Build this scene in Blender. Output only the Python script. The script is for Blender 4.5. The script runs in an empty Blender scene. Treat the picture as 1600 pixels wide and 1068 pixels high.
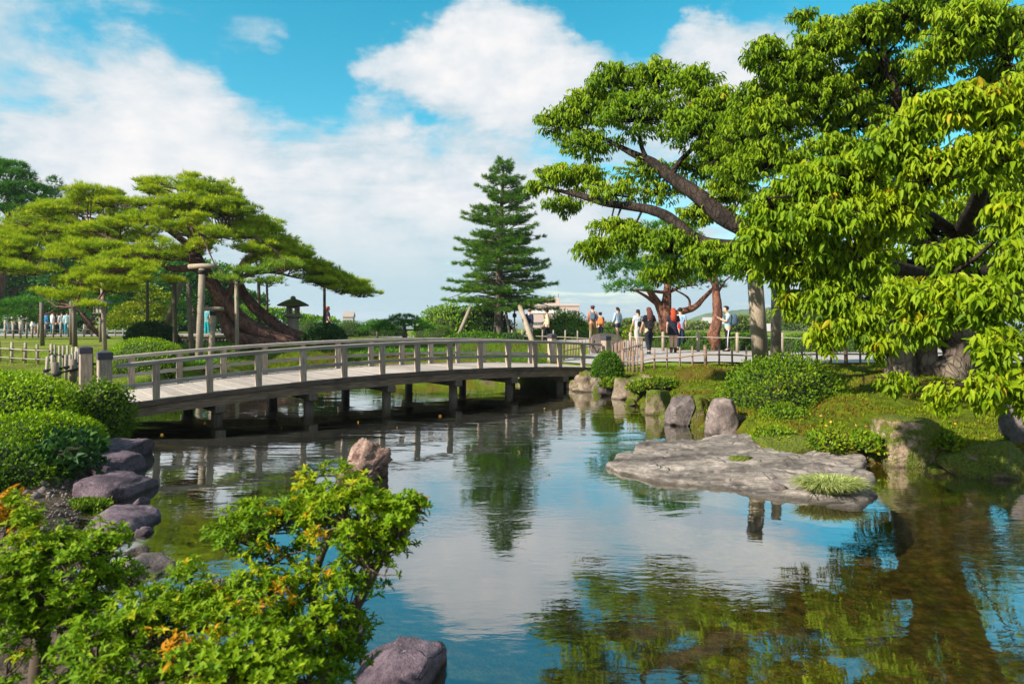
import bpy, bmesh, math, random
import numpy as np
from mathutils import Vector, Matrix, noise

R = math.radians
rnd = random.Random(7)
rng = np.random.default_rng(7)
scene = bpy.context.scene
COL = scene.collection

# ------------------------------------------------------------------ camera
F, H, HOR = 1040.0, 2.05, 495.0          # focal length in photo pixels, eye above water, horizon row
cam_d = bpy.data.cameras.new('camera')
cam = bpy.data.objects.new('camera', cam_d)
COL.objects.link(cam)
cam.location = (0, 0, H)
cam.rotation_euler = (R(90), 0, 0)
cam_d.sensor_width = 36.0
cam_d.lens = 36.0 * F / 1600.0
cam_d.shift_y = -(534.0 - HOR) / 1600.0
cam_d.clip_start = 0.05
cam_d.clip_end = 30000
cam_d.dof.use_dof = True
cam_d.dof.focus_distance = 15.0
cam_d.dof.aperture_fstop = 3.8
scene.camera = cam

# ------------------------------------------------------------------ colour management
scene.view_settings.view_transform = 'Standard'
scene.view_settings.look = 'None'
scene.view_settings.exposure = 1.0
scene.view_settings.gamma = 1.0
scene.view_settings.use_curve_mapping = False
scene.cycles.max_bounces = 8
scene.cycles.transparent_max_bounces = 12
scene.cycles.caustics_reflective = False
scene.cycles.caustics_refractive = False
scene.cycles.sample_clamp_indirect = 6.0

# ------------------------------------------------------------------ sun
SUNV = Vector((-0.77, -0.47, 0.62)).normalized()
sun_d = bpy.data.lights.new('sun', 'SUN')
sun_d.energy = 4.7
sun_d.angle = R(0.6)
sun_d.color = (1.0, 0.925, 0.80)
sun = bpy.data.objects.new('sun', sun_d)
COL.objects.link(sun)
sun.rotation_euler = SUNV.to_track_quat('Z', 'Y').to_euler()

# ------------------------------------------------------------------ world: sky and clouds
world = bpy.data.worlds.new('World')
scene.world = world
world.use_nodes = True


class NT:
    def __init__(self, tree):
        self.t = tree
        tree.nodes.clear()

    def n(self, typ, **kw):
        nd = self.t.nodes.new(typ)
        for k, v in kw.items():
            setattr(nd, k, v)
        return nd

    def link(self, a, b):
        self.t.links.new(a, b)

    def setin(self, sock, v):
        if hasattr(v, 'is_output'):
            self.link(v, sock)
        else:
            sock.default_value = v

    def m(self, op, a, b=None, c=None, clamp=False):
        nd = self.n('ShaderNodeMath', operation=op, use_clamp=clamp)
        self.setin(nd.inputs[0], a)
        if b is not None:
            self.setin(nd.inputs[1], b)
        if c is not None:
            self.setin(nd.inputs[2], c)
        return nd.outputs[0]

    def mix(self, f, a, b, blend='MIX'):
        nd = self.n('ShaderNodeMix', data_type='RGBA', blend_type=blend)
        self.setin(nd.inputs[0], f)
        self.setin(nd.inputs[6], a)
        self.setin(nd.inputs[7], b)
        return nd.outputs[2]

    def noise(self, vec, scale, detail=4, rough=0.55, dist=0.0, out=0):
        nd = self.n('ShaderNodeTexNoise')
        if vec is not None:
            self.link(vec, nd.inputs['Vector'])
        nd.inputs['Scale'].default_value = scale
        nd.inputs['Detail'].default_value = detail
        nd.inputs['Roughness'].default_value = rough
        nd.inputs['Distortion'].default_value = dist
        return nd.outputs[out]

    def ramp(self, f, stops, interp='LINEAR'):
        nd = self.n('ShaderNodeValToRGB')
        cr = nd.color_ramp
        cr.interpolation = interp
        while len(cr.elements) < len(stops):
            cr.elements.new(0.5)
        for e, (p, c) in zip(cr.elements, stops):
            e.position = p
            e.color = (c[0], c[1], c[2], 1) if not isinstance(c, (int, float)) else (c, c, c, 1)
        self.setin(nd.inputs[0], f)
        return nd.outputs[0]

    def maprange(self, v, a, b, c=0.0, d=1.0, smooth=True):
        nd = self.n('ShaderNodeMapRange', interpolation_type='SMOOTHSTEP' if smooth else 'LINEAR')
        self.setin(nd.inputs[0], v)
        nd.inputs[1].default_value = a
        nd.inputs[2].default_value = b
        nd.inputs[3].default_value = c
        nd.inputs[4].default_value = d
        return nd.outputs[0]

    def comb(self, x, y, z):
        nd = self.n('ShaderNodeCombineXYZ')
        for i, v in enumerate((x, y, z)):
            self.setin(nd.inputs[i], v)
        return nd.outputs[0]

    def mapping(self, vec, scale=(1, 1, 1), loc=(0, 0, 0), rot=(0, 0, 0)):
        nd = self.n('ShaderNodeMapping')
        self.link(vec, nd.inputs[0])
        nd.inputs['Scale'].default_value = scale
        nd.inputs['Location'].default_value = loc
        nd.inputs['Rotation'].default_value = rot
        return nd.outputs[0]


def build_world():
    w = NT(world.node_tree)
    tc = w.n('ShaderNodeTexCoord').outputs['Generated']
    sep = w.n('ShaderNodeSeparateXYZ')
    w.link(tc, sep.inputs[0])
    x, y, z = sep.outputs
    sky = w.n('ShaderNodeTexSky', sky_type='NISHITA')
    sky.sun_disc = False
    sky.sun_elevation = math.asin(SUNV.z)
    sky.sun_rotation = math.atan2(SUNV.x, SUNV.y)
    sky.air_density = 1.0
    sky.dust_density = 0.6
    sky.ozone_density = 2.2
    hs = w.n('ShaderNodeHueSaturation')
    hs.inputs['Hue'].default_value = 0.457
    hs.inputs['Saturation'].default_value = 1.42
    hs.inputs['Value'].default_value = 0.98
    w.link(sky.outputs[0], hs.inputs['Color'])
    blue = hs.outputs[0]
    zc = w.m('MAXIMUM', z, 0.0)
    az = w.m('ARCTAN2', x, y)
    el = w.m('ARCSINE', zc)
    # a warped (azimuth, elevation) so that the banks have billowed edges
    base = w.comb(az, w.m('MULTIPLY', el, 1.5), 0.0)
    wz = w.n('ShaderNodeTexNoise')
    w.link(base, wz.inputs['Vector'])
    wz.inputs['Scale'].default_value = 7.0
    wz.inputs['Detail'].default_value = 6.0
    wz.inputs['Roughness'].default_value = 0.6
    ws = w.n('ShaderNodeSeparateColor')
    w.link(wz.outputs['Color'], ws.inputs[0])
    azw = w.m('ADD', az, w.m('MULTIPLY', w.m('SUBTRACT', ws.outputs[0], 0.5), 0.22))
    elw = w.m('ADD', el, w.m('MULTIPLY', w.m('SUBTRACT', ws.outputs[1], 0.5), 0.13))

    def blob(px, py, sx, sy, amp):
        a0 = math.atan((px - 800) / F)
        e0 = math.atan((HOR - py) / F * math.cos(a0))
        da = w.m('DIVIDE', w.m('SUBTRACT', azw, a0), sx / F * math.cos(a0) ** 2)
        de = w.m('DIVIDE', w.m('SUBTRACT', elw, e0), sy / F)
        q = w.m('ADD', w.m('MULTIPLY', da, da), w.m('MULTIPLY', de, de))
        return w.m('MULTIPLY', w.m('POWER', math.e, w.m('MULTIPLY', q, -1.0)), amp)

    def total(blobs):
        s = None
        for b in blobs:
            v = blob(*b)
            s = v if s is None else w.m('ADD', s, v)
        return s
    cum = w.noise(base, 5.5, 9, 0.6, 0.2)
    pl = w.comb(w.m('DIVIDE', x, w.m('ADD', zc, 0.16)), w.m('DIVIDE', y, w.m('ADD', zc, 0.16)), 0.0)
    streak = w.noise(w.mapping(pl, (0.75, 1.5, 1)), 1.6, 7, 0.6, 0.4)
    field = w.m('ADD', w.m('MULTIPLY', w.m('SUBTRACT', cum, 0.5), 1.6), w.m('MULTIPLY', w.m('SUBTRACT', streak, 0.5), 1.5))
    banks = total([(60, 70, 200, 110, 0.26), (265, 150, 130, 90, 0.52), (110, 235, 220, 60, 0.40),
                   (790, 90, 170, 95, 0.75), (700, 60, 110, 50, 0.35), (770, 200, 150, 70, 0.3),
                   (1120, 120, 120, 70, 0.45), (1250, 110, 200, 90, 0.4), (520, 250, 330, 60, 0.34), (480, 340, 380, 70, 0.40), (680, 330, 200, 60, .25), (900, 370, 200, 60, .3), (1110, 25, 45, 20, 0.45), (400, 70, 90, 30, .3), (620, 120, 50, 30, .2),
                   (520, 12, 60, 10, .25)])
    holes = total([(650, -75, 420, 55, 0.9), (520, 70, 72, 85, 0.70), (560, 10, 150, 32, 0.5), (1010, 15, 120, 40, 0.85), (960, 30, 60, 25, .3), (440, 110, 90, 26, 0.35),
                   (640, 165, 40, 24, 0.4), (1400, 150, 130, 120, 0.6), (1560, 150, 120, 160, 0.7), (320, 55, 150, 40, 0.42), (200, 20, 80, 20, 0.25), (380, 120, 70, 24, .25), (80, 150, 60, 16, .2)])
    low = w.maprange(el, 0.02, 0.24, 0.42, 0.0)
    dens = w.m('ADD', w.m('SUBTRACT', w.m('ADD', field, banks), holes), w.m('ADD', low, w.m('ADD', w.maprange(y, .35, -.3, 0.0, .30), 0.13)))
    mask = w.maprange(dens, 0.02, 0.55)
    thick = w.maprange(dens, 0.25, 1.05)
    hi = w.noise(base, 16, 6, 0.6)
    shade = w.m('ADD', w.m('MULTIPLY', thick, 0.75), w.m('MULTIPLY', w.m('SUBTRACT', hi, 0.5), 1.5), clamp=True)
    cloud = w.ramp(shade, [(0.0, (0.58, 0.70, 0.77)), (0.45, (0.76, 0.81, 0.855)), (1.0, (0.96, 0.935, 0.93))])
    # pale bright air over the sea horizon
    lowc = w.mix(w.maprange(el, 0.0, 0.20), (0.50, 0.68, 0.755, 1), cloud)
    bg1 = w.n('ShaderNodeBackground')
    w.link(blue, bg1.inputs[0])
    bg1.inputs[1].default_value = 0.1
    bg2 = w.n('ShaderNodeBackground')
    w.link(lowc, bg2.inputs[0])
    bg2.inputs[1].default_value = 0.515
    mx = w.n('ShaderNodeMixShader')
    w.link(mask, mx.inputs[0])
    w.link(bg1.outputs[0], mx.inputs[1])
    w.link(bg2.outputs[0], mx.inputs[2])
    out = w.n('ShaderNodeOutputWorld')
    w.link(mx.outputs[0], out.inputs[0])


build_world()

# ------------------------------------------------------------------ helpers


def P(px, py, d):
    """the point seen at photo pixel (px, py) at distance d"""
    return Vector(((px - 800) * d / F, d, H - (py - HOR) * d / F))


def WP(px, py):
    d = H * F / (py - HOR)
    return ((px - 800) * d / F, d)


def link(name, me, mat=None, parent=None):
    o = bpy.data.objects.new(name, me)
    COL.objects.link(o)
    if mat is not None and me is not None and not me.materials:
        me.materials.append(mat)
    if parent is not None:
        o.parent = parent
    return o


def tag(o, label, cat, group=None):
    o['label'] = label
    o['category'] = cat
    if group:
        o['group'] = group
    return o


def thing(name, label, cat, loc=(0, 0, 0), rz=0.0, group=None):
    o = bpy.data.objects.new(name, None)
    o.empty_display_size = 0.1
    COL.objects.link(o)
    o.location = loc
    o.rotation_euler = (0, 0, rz)
    return tag(o, label, cat, group)


def structure(o):
    o['kind'] = 'structure'
    return o


def stuff(o):
    o['kind'] = 'stuff'
    return o


def np_mesh(name, V, T, mat=None, smooth=False, tint=None, attrs=None):
    V = np.asarray(V, dtype=np.float32).reshape(-1, 3)
    T = np.asarray(T, dtype=np.int32)
    k = T.shape[1]
    me = bpy.data.meshes.new(name)
    me.vertices.add(len(V))
    me.vertices.foreach_set('co', V.ravel())
    me.loops.add(T.size)
    me.loops.foreach_set('vertex_index', T.ravel())
    me.polygons.add(len(T))
    me.polygons.foreach_set('loop_start', np.arange(0, T.size, k, dtype=np.int32))
    if smooth:
        me.polygons.foreach_set('use_smooth', np.ones(len(T), dtype=bool))
    if tint is not None:
        a = me.attributes.new('tint', 'FLOAT', 'POINT')
        a.data.foreach_set('value', np.asarray(tint, dtype=np.float32))
    for nm, arr in (attrs or {}).items():
        a = me.attributes.new(nm, 'FLOAT', 'POINT')
        a.data.foreach_set('value', np.asarray(arr, dtype=np.float32))
    me.update(calc_edges=True)
    if mat is not None:
        me.materials.append(mat)
    return me


class MB:
    """collects simple solids into one mesh"""

    def __init__(self):
        self.v, self.f, self.sm = [], [], []

    def add(self, vs, fs, smooth=False):
        o = len(self.v)
        self.v.extend([tuple(p) for p in vs])
        self.f.extend([tuple(i + o for i in f) for f in fs])
        self.sm.extend([smooth] * len(fs))
        return self

    def box(self, c, s, M=None, bev=0.0):
        hx, hy, hz = s[0] / 2, s[1] / 2, s[2] / 2
        b = min(bev, hx * .9, hy * .9, hz * .9)
        c = Vector(c)
        if b <= 0:
            vs = [Vector((i * hx, j * hy, k * hz)) for i in (-1, 1) for j in (-1, 1) for k in (-1, 1)]
            fs = [(0, 1, 3, 2), (4, 6, 7, 5), (0, 4, 5, 1), (2, 3, 7, 6), (0, 2, 6, 4), (1, 5, 7, 3)]
        else:
            bm = bmesh.new()
            bmesh.ops.create_cube(bm, size=1)
            bmesh.ops.scale(bm, vec=(2 * hx, 2 * hy, 2 * hz), verts=bm.verts)
            bmesh.ops.bevel(bm, geom=bm.edges[:], offset=b, segments=1, affect='EDGES', profile=0.5)
            bm.verts.index_update()
            vs = [v.co.copy() for v in bm.verts]
            fs = [tuple(v.index for v in f.verts) for f in bm.faces]
            bm.free()
        if M is not None:
            vs = [M @ v for v in vs]
        return self.add([v + c for v in vs], fs)

    def tube(self, pts, rad, n=8, smooth=True, wob=0.0, seed=0, cap=True):
        pts = [Vector(p) for p in pts]
        if isinstance(rad, (int, float)):
            rad = [rad] * len(pts)
        vs, fs = [], []
        up = Vector((0, 0, 1))
        t0 = (pts[1] - pts[0]).normalized()
        a = t0.orthogonal().normalized() if abs(t0.dot(up)) > .95 else t0.cross(up).normalized()
        for i, p in enumerate(pts):
            t = (pts[min(i + 1, len(pts) - 1)] - pts[max(i - 1, 0)])
            t = t.normalized() if t.length > 1e-9 else t0
            a = (a - t * a.dot(t))
            a = a.normalized() if a.length > 1e-6 else t.orthogonal().normalized()
            b = t.cross(a)
            for k in range(n):
                an = 2 * math.pi * k / n
                r = rad[i]
                if wob:
                    r *= 1 + wob * noise.noise(Vector((k * 1.7 + seed, i * .8, seed * 3.1)))
                vs.append(p + (a * math.cos(an) + b * math.sin(an)) * r)
        for i in range(len(pts) - 1):
            for k in range(n):
                k2 = (k + 1) % n
                fs.append((i * n + k, i * n + k2, (i + 1) * n + k2, (i + 1) * n + k))
        if cap:
            fs.append(tuple(reversed(range(n))))
            fs.append(tuple((len(pts) - 1) * n + k for k in range(n)))
        return self.add(vs, fs, smooth)

    def lathe(self, prof, n=16, c=(0, 0, 0), smooth=True, sq=None):
        c = Vector(c)
        vs, fs = [], []
        for r, z in prof:
            for k in range(n):
                an = 2 * math.pi * (k + (0.5 if sq else 0)) / n
                vs.append(c + Vector((r * math.cos(an), r * math.sin(an), z)))
        m = len(prof)
        for i in range(m - 1):
            for k in range(n):
                k2 = (k + 1) % n
                fs.append((i * n + k, i * n + k2, (i + 1) * n + k2, (i + 1) * n + k))
        fs.append(tuple(reversed(range(n))))
        fs.append(tuple((m - 1) * n + k for k in range(n)))
        return self.add(vs, fs, smooth)

    def mesh(self, name, mat=None):
        me = bpy.data.meshes.new(name)
        me.from_pydata(self.v, [], self.f)
        if any(self.sm):
            me.polygons.foreach_set('use_smooth', self.sm)
        me.update()
        if mat is not None:
            me.materials.append(mat)
        return me

    def build(self, name, mat=None, parent=None):
        return link(name, self.mesh(name, mat), None, parent)


def curve_pts(pts, n=6):
    """Catmull-Rom through the points (each (x,y,z) plus radius)"""
    P4 = [np.array(p, float) for p in pts]
    P4 = [2 * P4[0] - P4[1]] + P4 + [2 * P4[-1] - P4[-2]]
    out = []
    for i in range(1, len(P4) - 2):
        a, b, c, d = P4[i - 1:i + 3]
        for k in range(n):
            t = k / n
            out.append(0.5 * ((2 * b) + (c - a) * t + (2 * a - 5 * b + 4 * c - d) * t * t + (3 * b - a - 3 * c + d) * t ** 3))
    out.append(P4[-2])
    return [Vector(q[:3]) for q in out], [max(float(q[3]), .002) for q in out]


def limb_px(pts, n=5):
    """a limb from (px, py, d, radius) points"""
    return curve_pts([tuple(P(a, b, c)) + (r,) for a, b, c, r in pts], n)


# ------------------------------------------------------------------ materials
def new_mat(name):
    m = bpy.data.materials.new(name)
    m.use_nodes = True
    return m, NT(m.node_tree)


def finish(w, col, rough=0.7, bump=None, bstr=0.3, bdist=0.02, spec=0.3, trans=0.0, tcol=None, sub=None):
    b = w.n('ShaderNodeBsdfPrincipled')
    w.setin(b.inputs['Base Color'], col)
    w.setin(b.inputs['Roughness'], rough)
    b.inputs['Specular IOR Level'].default_value = spec
    if bump is not None:
        bp = w.n('ShaderNodeBump')
        bp.inputs['Strength'].default_value = bstr
        bp.inputs['Distance'].default_value = bdist
        w.link(bump, bp.inputs['Height'])
        w.link(bp.outputs[0], b.inputs['Normal'])
    o = w.n('ShaderNodeOutputMaterial')
    if trans:
        t = w.n('ShaderNodeBsdfTranslucent')
        w.setin(t.inputs[0], tcol if tcol is not None else col)
        mx = w.n('ShaderNodeMixShader')
        mx.inputs[0].default_value = trans
        w.link(b.outputs[0], mx.inputs[1])
        w.link(t.outputs[0], mx.inputs[2])
        w.link(mx.outputs[0], o.inputs[0])
    else:
        w.link(b.outputs[0], o.inputs[0])


def leaf_mat(name, stops, trans=0.35, rough=0.5, spec=0.12):
    m, w = new_mat(name)
    at = w.n('ShaderNodeAttribute', attribute_name='tint')
    col = w.ramp(at.outputs['Fac'], [(p, tuple(min(.6, c * 1.2) for c in k)) for p, k in stops])
    geo = w.n('ShaderNodeNewGeometry')
    big = w.noise(geo.outputs['Position'], 0.9, 3)
    col = w.mix(w.maprange(big, .35, .65, 0.0, 0.35), col, w.mix(1.0, col, (1.25, 1.05, 0.6, 1), 'MULTIPLY'))
    finish(w, col, rough, spec=spec, trans=trans)
    return m


def plain_mat(name, col, rough=0.75, var=0.25, scale=8.0, spec=0.25, bump=0.15):
    m, w = new_mat(name)
    tc = w.n('ShaderNodeTexCoord').outputs['Object']
    f = w.noise(tc, scale, 4)
    c = w.mix(f, tuple(max(0, k * (1 - var)) for k in col) + (1,), tuple(min(1, k * (1 + var)) for k in col) + (1,))
    finish(w, c, rough, f, bump, 0.01, spec)
    return m


def wood_mat(name, light, dark, axis=0, rough=0.75, green=0.0, stain=0.4):
    """weathered timber: grain along one local axis, blotches, cracks"""
    m, w = new_mat(name)
    tc = w.n('ShaderNodeTexCoord').outputs['Object']
    oi = w.n('ShaderNodeObjectInfo')
    sh = w.n('ShaderNodeVectorMath', operation='ADD')
    w.link(tc, sh.inputs[0])
    w.link(w.comb(w.m('MULTIPLY', oi.outputs['Random'], 37.0), w.m('MULTIPLY', oi.outputs['Random'], 91.0), 0.0), sh.inputs[1])
    sc = [14, 14, 14]
    sc[axis] = 0.9
    grain = w.noise(w.mapping(sh.outputs[0], sc), 4.0, 6, 0.65)
    blot = w.noise(sh.outputs[0], 1.7, 4, 0.6)
    col = w.mix(w.maprange(grain, .3, .7), light + (1,), dark + (1,))
    dk = tuple(k * .35 for k in dark)
    col = w.mix(w.m('MULTIPLY', w.maprange(blot, .48, .75), stain), col, dk + (1,))
    vr = w.maprange(oi.outputs['Random'], 0, 1, .82, 1.15, smooth=False)
    col = w.mix(1.0, col, w.comb(vr, vr, vr), 'MULTIPLY')
    if green:
        g = w.noise(sh.outputs[0], 3.3, 4)
        col = w.mix(w.m('MULTIPLY', w.maprange(g, .5, .7), green), col, (.09, .11, .03, 1))
    finish(w, col, rough, grain, 0.35, 0.01, 0.25)
    return m


def rock_mat(name, light, dark, moss=0.0, mosscol=(.085, .11, .008), lichen=0.3, scale=2.5, bed=False):
    light, dark = tuple(k * .8 for k in light), tuple(k * .8 for k in dark)
    m, w = new_mat(name)
    geo = w.n('ShaderNodeNewGeometry')
    pos = geo.outputs['Position']
    pos0 = pos
    if bed:
        pos = w.mapping(pos, (.55, 1.5, 5), rot=(.05, .06, .45))
    a = w.noise(pos, scale, 8, .66, .3)
    b = w.noise(pos, scale * 7, 6, .66)
    pos = pos0
    vor = w.n('ShaderNodeTexVoronoi', feature='DISTANCE_TO_EDGE')
    w.link(w.mapping(pos, (1, 1, 2.2), rot=(.3, .2, .5)), vor.inputs['Vector'])
    vor.inputs['Scale'].default_value = scale * 1.3
    col = w.mix(w.maprange(a, .32, .68), dark + (1,), light + (1,))
    col = w.mix(w.m('MULTIPLY', w.maprange(b, .4, .62), .45), col, tuple(k * .5 for k in dark) + (1,))
    col = w.mix(w.m('MULTIPLY', w.maprange(b, .60, .70), lichen), col, (.36, .34, .30, 1))
    crack = w.maprange(vor.outputs[0], 0.0, 0.035, 1.0, 0.0)
    crack = w.m('MULTIPLY', crack, w.maprange(a, .52, .64))
    col = w.mix(w.m('MULTIPLY', crack, .6), col, tuple(k * .3 for k in dark) + (1,))
    hgt = w.m('ADD', w.m('MULTIPLY', a, 1.0), w.m('SUBTRACT', w.m('MULTIPLY', b, .35), w.m('MULTIPLY', crack, .4)))
    # a dark wet band just above the water line
    sz = w.n('ShaderNodeSeparateXYZ')
    w.link(pos, sz.inputs[0])
    wet = w.maprange(w.m('ADD', sz.outputs[2], w.m('MULTIPLY', w.m('SUBTRACT', a, .5), .08)), 0.01, 0.05, .62, 0.0)
    col = w.mix(wet, col, (.018, .015, .009, 1))
    if moss:
        nz = w.n('ShaderNodeSeparateXYZ')
        w.link(geo.outputs['Normal'], nz.inputs[0])
        mm = w.m('ADD', w.m('MULTIPLY', nz.outputs[2], .35), w.noise(pos, 3.1, 6, .65))
        t = 0.95 - moss * .5
        mf = w.maprange(mm, t - .07, t + .07)
        mc = w.mix(w.maprange(w.noise(pos, 38, 4), .35, .65), tuple(k * .55 for k in mosscol) + (1,), tuple(k * 1.35 for k in mosscol) + (1,))
        mc = w.mix(w.m('MULTIPLY', w.maprange(w.noise(pos, 2.2, 3), .5, .68), .6), mc, (.11, .07, .012, 1))
        col = w.mix(mf, col, mc)
        hgt = w.m('ADD', hgt, w.m('MULTIPLY', w.m('MULTIPLY', mf, w.noise(pos, 45, 3)), .5))
    hgt = w.m('ADD', hgt, w.m('MULTIPLY', w.noise(pos0, scale * 22, 4, .7), .22))
    finish(w, col, .8, hgt, .85, .06, .25)
    return m


def bark_mat(name, light, dark, scale=3.0):
    m, w = new_mat(name)
    geo = w.n('ShaderNodeNewGeometry').outputs['Position']
    a = w.noise(w.mapping(geo, (2.2, 2.2, .8)), scale, 7, .65, .4)
    v = w.n('ShaderNodeTexVoronoi', feature='DISTANCE_TO_EDGE')
    w.link(w.mapping(geo, (1.5, 1.5, .7)), v.inputs['Vector'])
    v.inputs['Scale'].default_value = scale * 3
    e = w.maprange(w.m('ADD', v.outputs[0], w.m('MULTIPLY', w.m('SUBTRACT', a, .5), .3)), -.02, .14)
    col = w.mix(w.maprange(a, .35, .65), dark + (1,), light + (1,))
    col = w.mix(w.m('MULTIPLY', w.m('SUBTRACT', 1.0, e), .45), col, tuple(k * .4 for k in dark) + (1,))
    finish(w, col, .85, w.m('ADD', a, w.m('MULTIPLY', e, .6)), .8, .04, .2)
    return m


M = {}
M['rail'] = wood_mat('weathered_rail_timber', (.42, .36, .315), (.235, .195, .165), 0)
M['post'] = wood_mat('weathered_post_timber', (.46, .365, .285), (.24, .18, .135), 2)
M['deck'] = wood_mat('deck_timber', (.40, .345, .30), (.29, .245, .215), 1, stain=.25)
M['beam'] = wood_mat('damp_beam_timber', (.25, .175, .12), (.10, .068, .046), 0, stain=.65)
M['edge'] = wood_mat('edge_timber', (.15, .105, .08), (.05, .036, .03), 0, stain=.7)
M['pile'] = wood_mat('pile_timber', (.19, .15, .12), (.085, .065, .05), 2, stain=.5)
M['cap'] = plain_mat('dark_copper_cap', (.055, .048, .062), .5, .35, 14)
M['prop'] = wood_mat('prop_pole_wood', (.36, .295, .22), (.22, .17, .125), 2, stain=.3)
M['propdark'] = wood_mat('old_prop_pole_wood', (.20, .165, .125), (.10, .08, .06), 2, stain=.4)
M['bamboo'] = wood_mat('pale_picket_wood', (.38, .33, .265), (.24, .195, .15), 2, stain=.25)
M['brownpicket'] = wood_mat('brown_picket_wood', (.30, .205, .145), (.17, .11, .078), 2, stain=.3)
M['rope'] = plain_mat('dark_rope', (.025, .022, .022), .9, .4, 30)
M['ropepale'] = plain_mat('pale_rope', (.42, .38, .31), .9, .2, 30)
M['barkpine'] = bark_mat('pine_bark', (.20, .105, .08), (.085, .042, .036))
M['barkred'] = bark_mat('red_pine_bark', (.26, .115, .07), (.12, .055, .038))
M['barkcherry'] = bark_mat('cherry_bark', (.046, .031, .024), (.016, .011, .009), 2.4)
M['barkold'] = bark_mat('old_cherry_base_bark', (.21, .165, .12), (.07, .052, .04), 1.6)
M['barkgrey'] = bark_mat('grey_bark', (.20, .165, .13), (.09, .07, .055))
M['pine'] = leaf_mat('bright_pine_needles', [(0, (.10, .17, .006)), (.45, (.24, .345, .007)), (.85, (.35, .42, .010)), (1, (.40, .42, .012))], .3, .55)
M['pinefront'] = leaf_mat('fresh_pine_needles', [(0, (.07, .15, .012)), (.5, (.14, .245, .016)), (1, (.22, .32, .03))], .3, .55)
M['pinedark'] = leaf_mat('dark_pine_needles', [(0, (.022, .085, .010)), (.5, (.045, .155, .012)), (1, (.085, .23, .014))], .25, .55)
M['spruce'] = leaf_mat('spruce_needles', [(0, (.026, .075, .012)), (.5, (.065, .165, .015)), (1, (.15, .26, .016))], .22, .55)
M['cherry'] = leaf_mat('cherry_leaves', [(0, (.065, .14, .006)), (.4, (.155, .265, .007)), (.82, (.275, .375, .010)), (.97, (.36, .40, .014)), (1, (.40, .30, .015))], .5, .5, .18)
M['azalea'] = leaf_mat('azalea_leaves', [(0, (.05, .12, .006)), (.5, (.13, .235, .006)), (.86, (.24, .31, .008)), (.97, (.40, .33, .01)), (1, (.42, .20, .01))], .38, .55, .12)
M['clip'] = leaf_mat('clipped_azalea_leaves', [(0, (.08, .175, .004)), (.5, (.165, .29, .004)), (1, (.27, .37, .006))], .3, .5)
M['bush'] = leaf_mat('bush_leaves', [(0, (.040, .10, .006)), (.5, (.085, .165, .007)), (.9, (.15, .225, .008)), (1, (.22, .24, .01))], .3, .5)
M['darkbush'] = leaf_mat('dark_shrub_leaves', [(0, (.010, .040, .012)), (.5, (.02, .065, .014)), (1, (.045, .10, .014))], .25, .45)
M['hedge'] = leaf_mat('hedge_leaves', [(0, (.028, .095, .004)), (.5, (.055, .145, .005)), (1, (.10, .19, .008))], .3, .5)
M['yellowtree'] = leaf_mat('yellow_green_tree_leaves', [(0, (.07, .13, .008)), (.5, (.14, .20, .008)), (1, (.25, .28, .01))], .3, .5)
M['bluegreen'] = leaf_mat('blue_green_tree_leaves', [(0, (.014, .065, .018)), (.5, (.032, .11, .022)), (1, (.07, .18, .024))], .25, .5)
M['farleaf'] = leaf_mat('far_tree_leaves', [(0, (.05, .09, .03)), (.5, (.09, .14, .035)), (1, (.15, .19, .05))], .25, .6)
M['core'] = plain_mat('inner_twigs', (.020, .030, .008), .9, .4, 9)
M['twig'] = plain_mat('twig_bark', (.085, .062, .045), .85, .3, 12)
M['grass'] = leaf_mat('grass_blades', [(0, (.07, .14, .008)), (.5, (.13, .21, .012)), (1, (.22, .26, .02))], .35, .5)
M['tuft'] = leaf_mat('pale_grass_blades', [(0, (.16, .23, .05)), (.5, (.28, .34, .10)), (1, (.48, .50, .24))], .35, .5)
M['iris'] = leaf_mat('iris_blades', [(0, (.05, .15, .01)), (1, (.12, .27, .015))], .35, .5)
M['moss'] = leaf_mat('moss_tufts', [(0, (.055, .085, .004)), (.55, (.105, .15, .005)), (.85, (.15, .18, .006)), (1, (.13, .075, .012))], .2, .8, .1)
M['fallen'] = leaf_mat('fallen_leaves', [(0, (.45, .22, .02)), (.6, (.5, .33, .06)), (1, (.3, .12, .03))], .1, .5)
M['stone'] = rock_mat('lantern_stone', (.44, .37, .29), (.24, .20, .16), .12, scale=5)
M['rtan'] = rock_mat('tan_rock', (.50, .40, .30), (.22, .16, .115), .48)
M['rtanmoss'] = rock_mat('half_mossy_tan_rock', (.56, .41, .28), (.28, .19, .125), .86)
M['rmoss'] = rock_mat('mossy_rock', (.40, .31, .21), (.17, .125, .08), .92)
M['rmossy2'] = rock_mat('very_mossy_rock', (.25, .20, .14), (.10, .08, .05), 1.0)
M['rgrey'] = rock_mat('grey_rock', (.27, .22, .205), (.10, .08, .078), .12)
M['rgreywarm'] = rock_mat('warm_grey_rock', (.40, .315, .285), (.13, .10, .092), .1)
M['rpurple'] = rock_mat('shade_purple_rock', (.27, .19, .225), (.066, .045, .06), .0, lichen=.9, scale=3.4)  # dark purple cast: shade on the left bank put into the stone colour
M['rred'] = rock_mat('reddish_rock', (.58, .40, .32), (.14, .07, .055), .0, lichen=.9, scale=6)
M['rflat'] = rock_mat('flat_rock', (.44, .375, .325), (.085, .07, .064), 0, lichen=.4, scale=1.35, bed=True)
M['rdark'] = rock_mat('dark_rock', (.17, .13, .12), (.07, .055, .05), .15)
M['skin'] = plain_mat('skin', (.55, .33, .23), .55, .08)


def cloth(name, col):
    k = 'cloth_' + name
    if k not in M:
        M[k] = plain_mat(k, col, .85, .18, 14, .1)
    return M[k]


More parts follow.
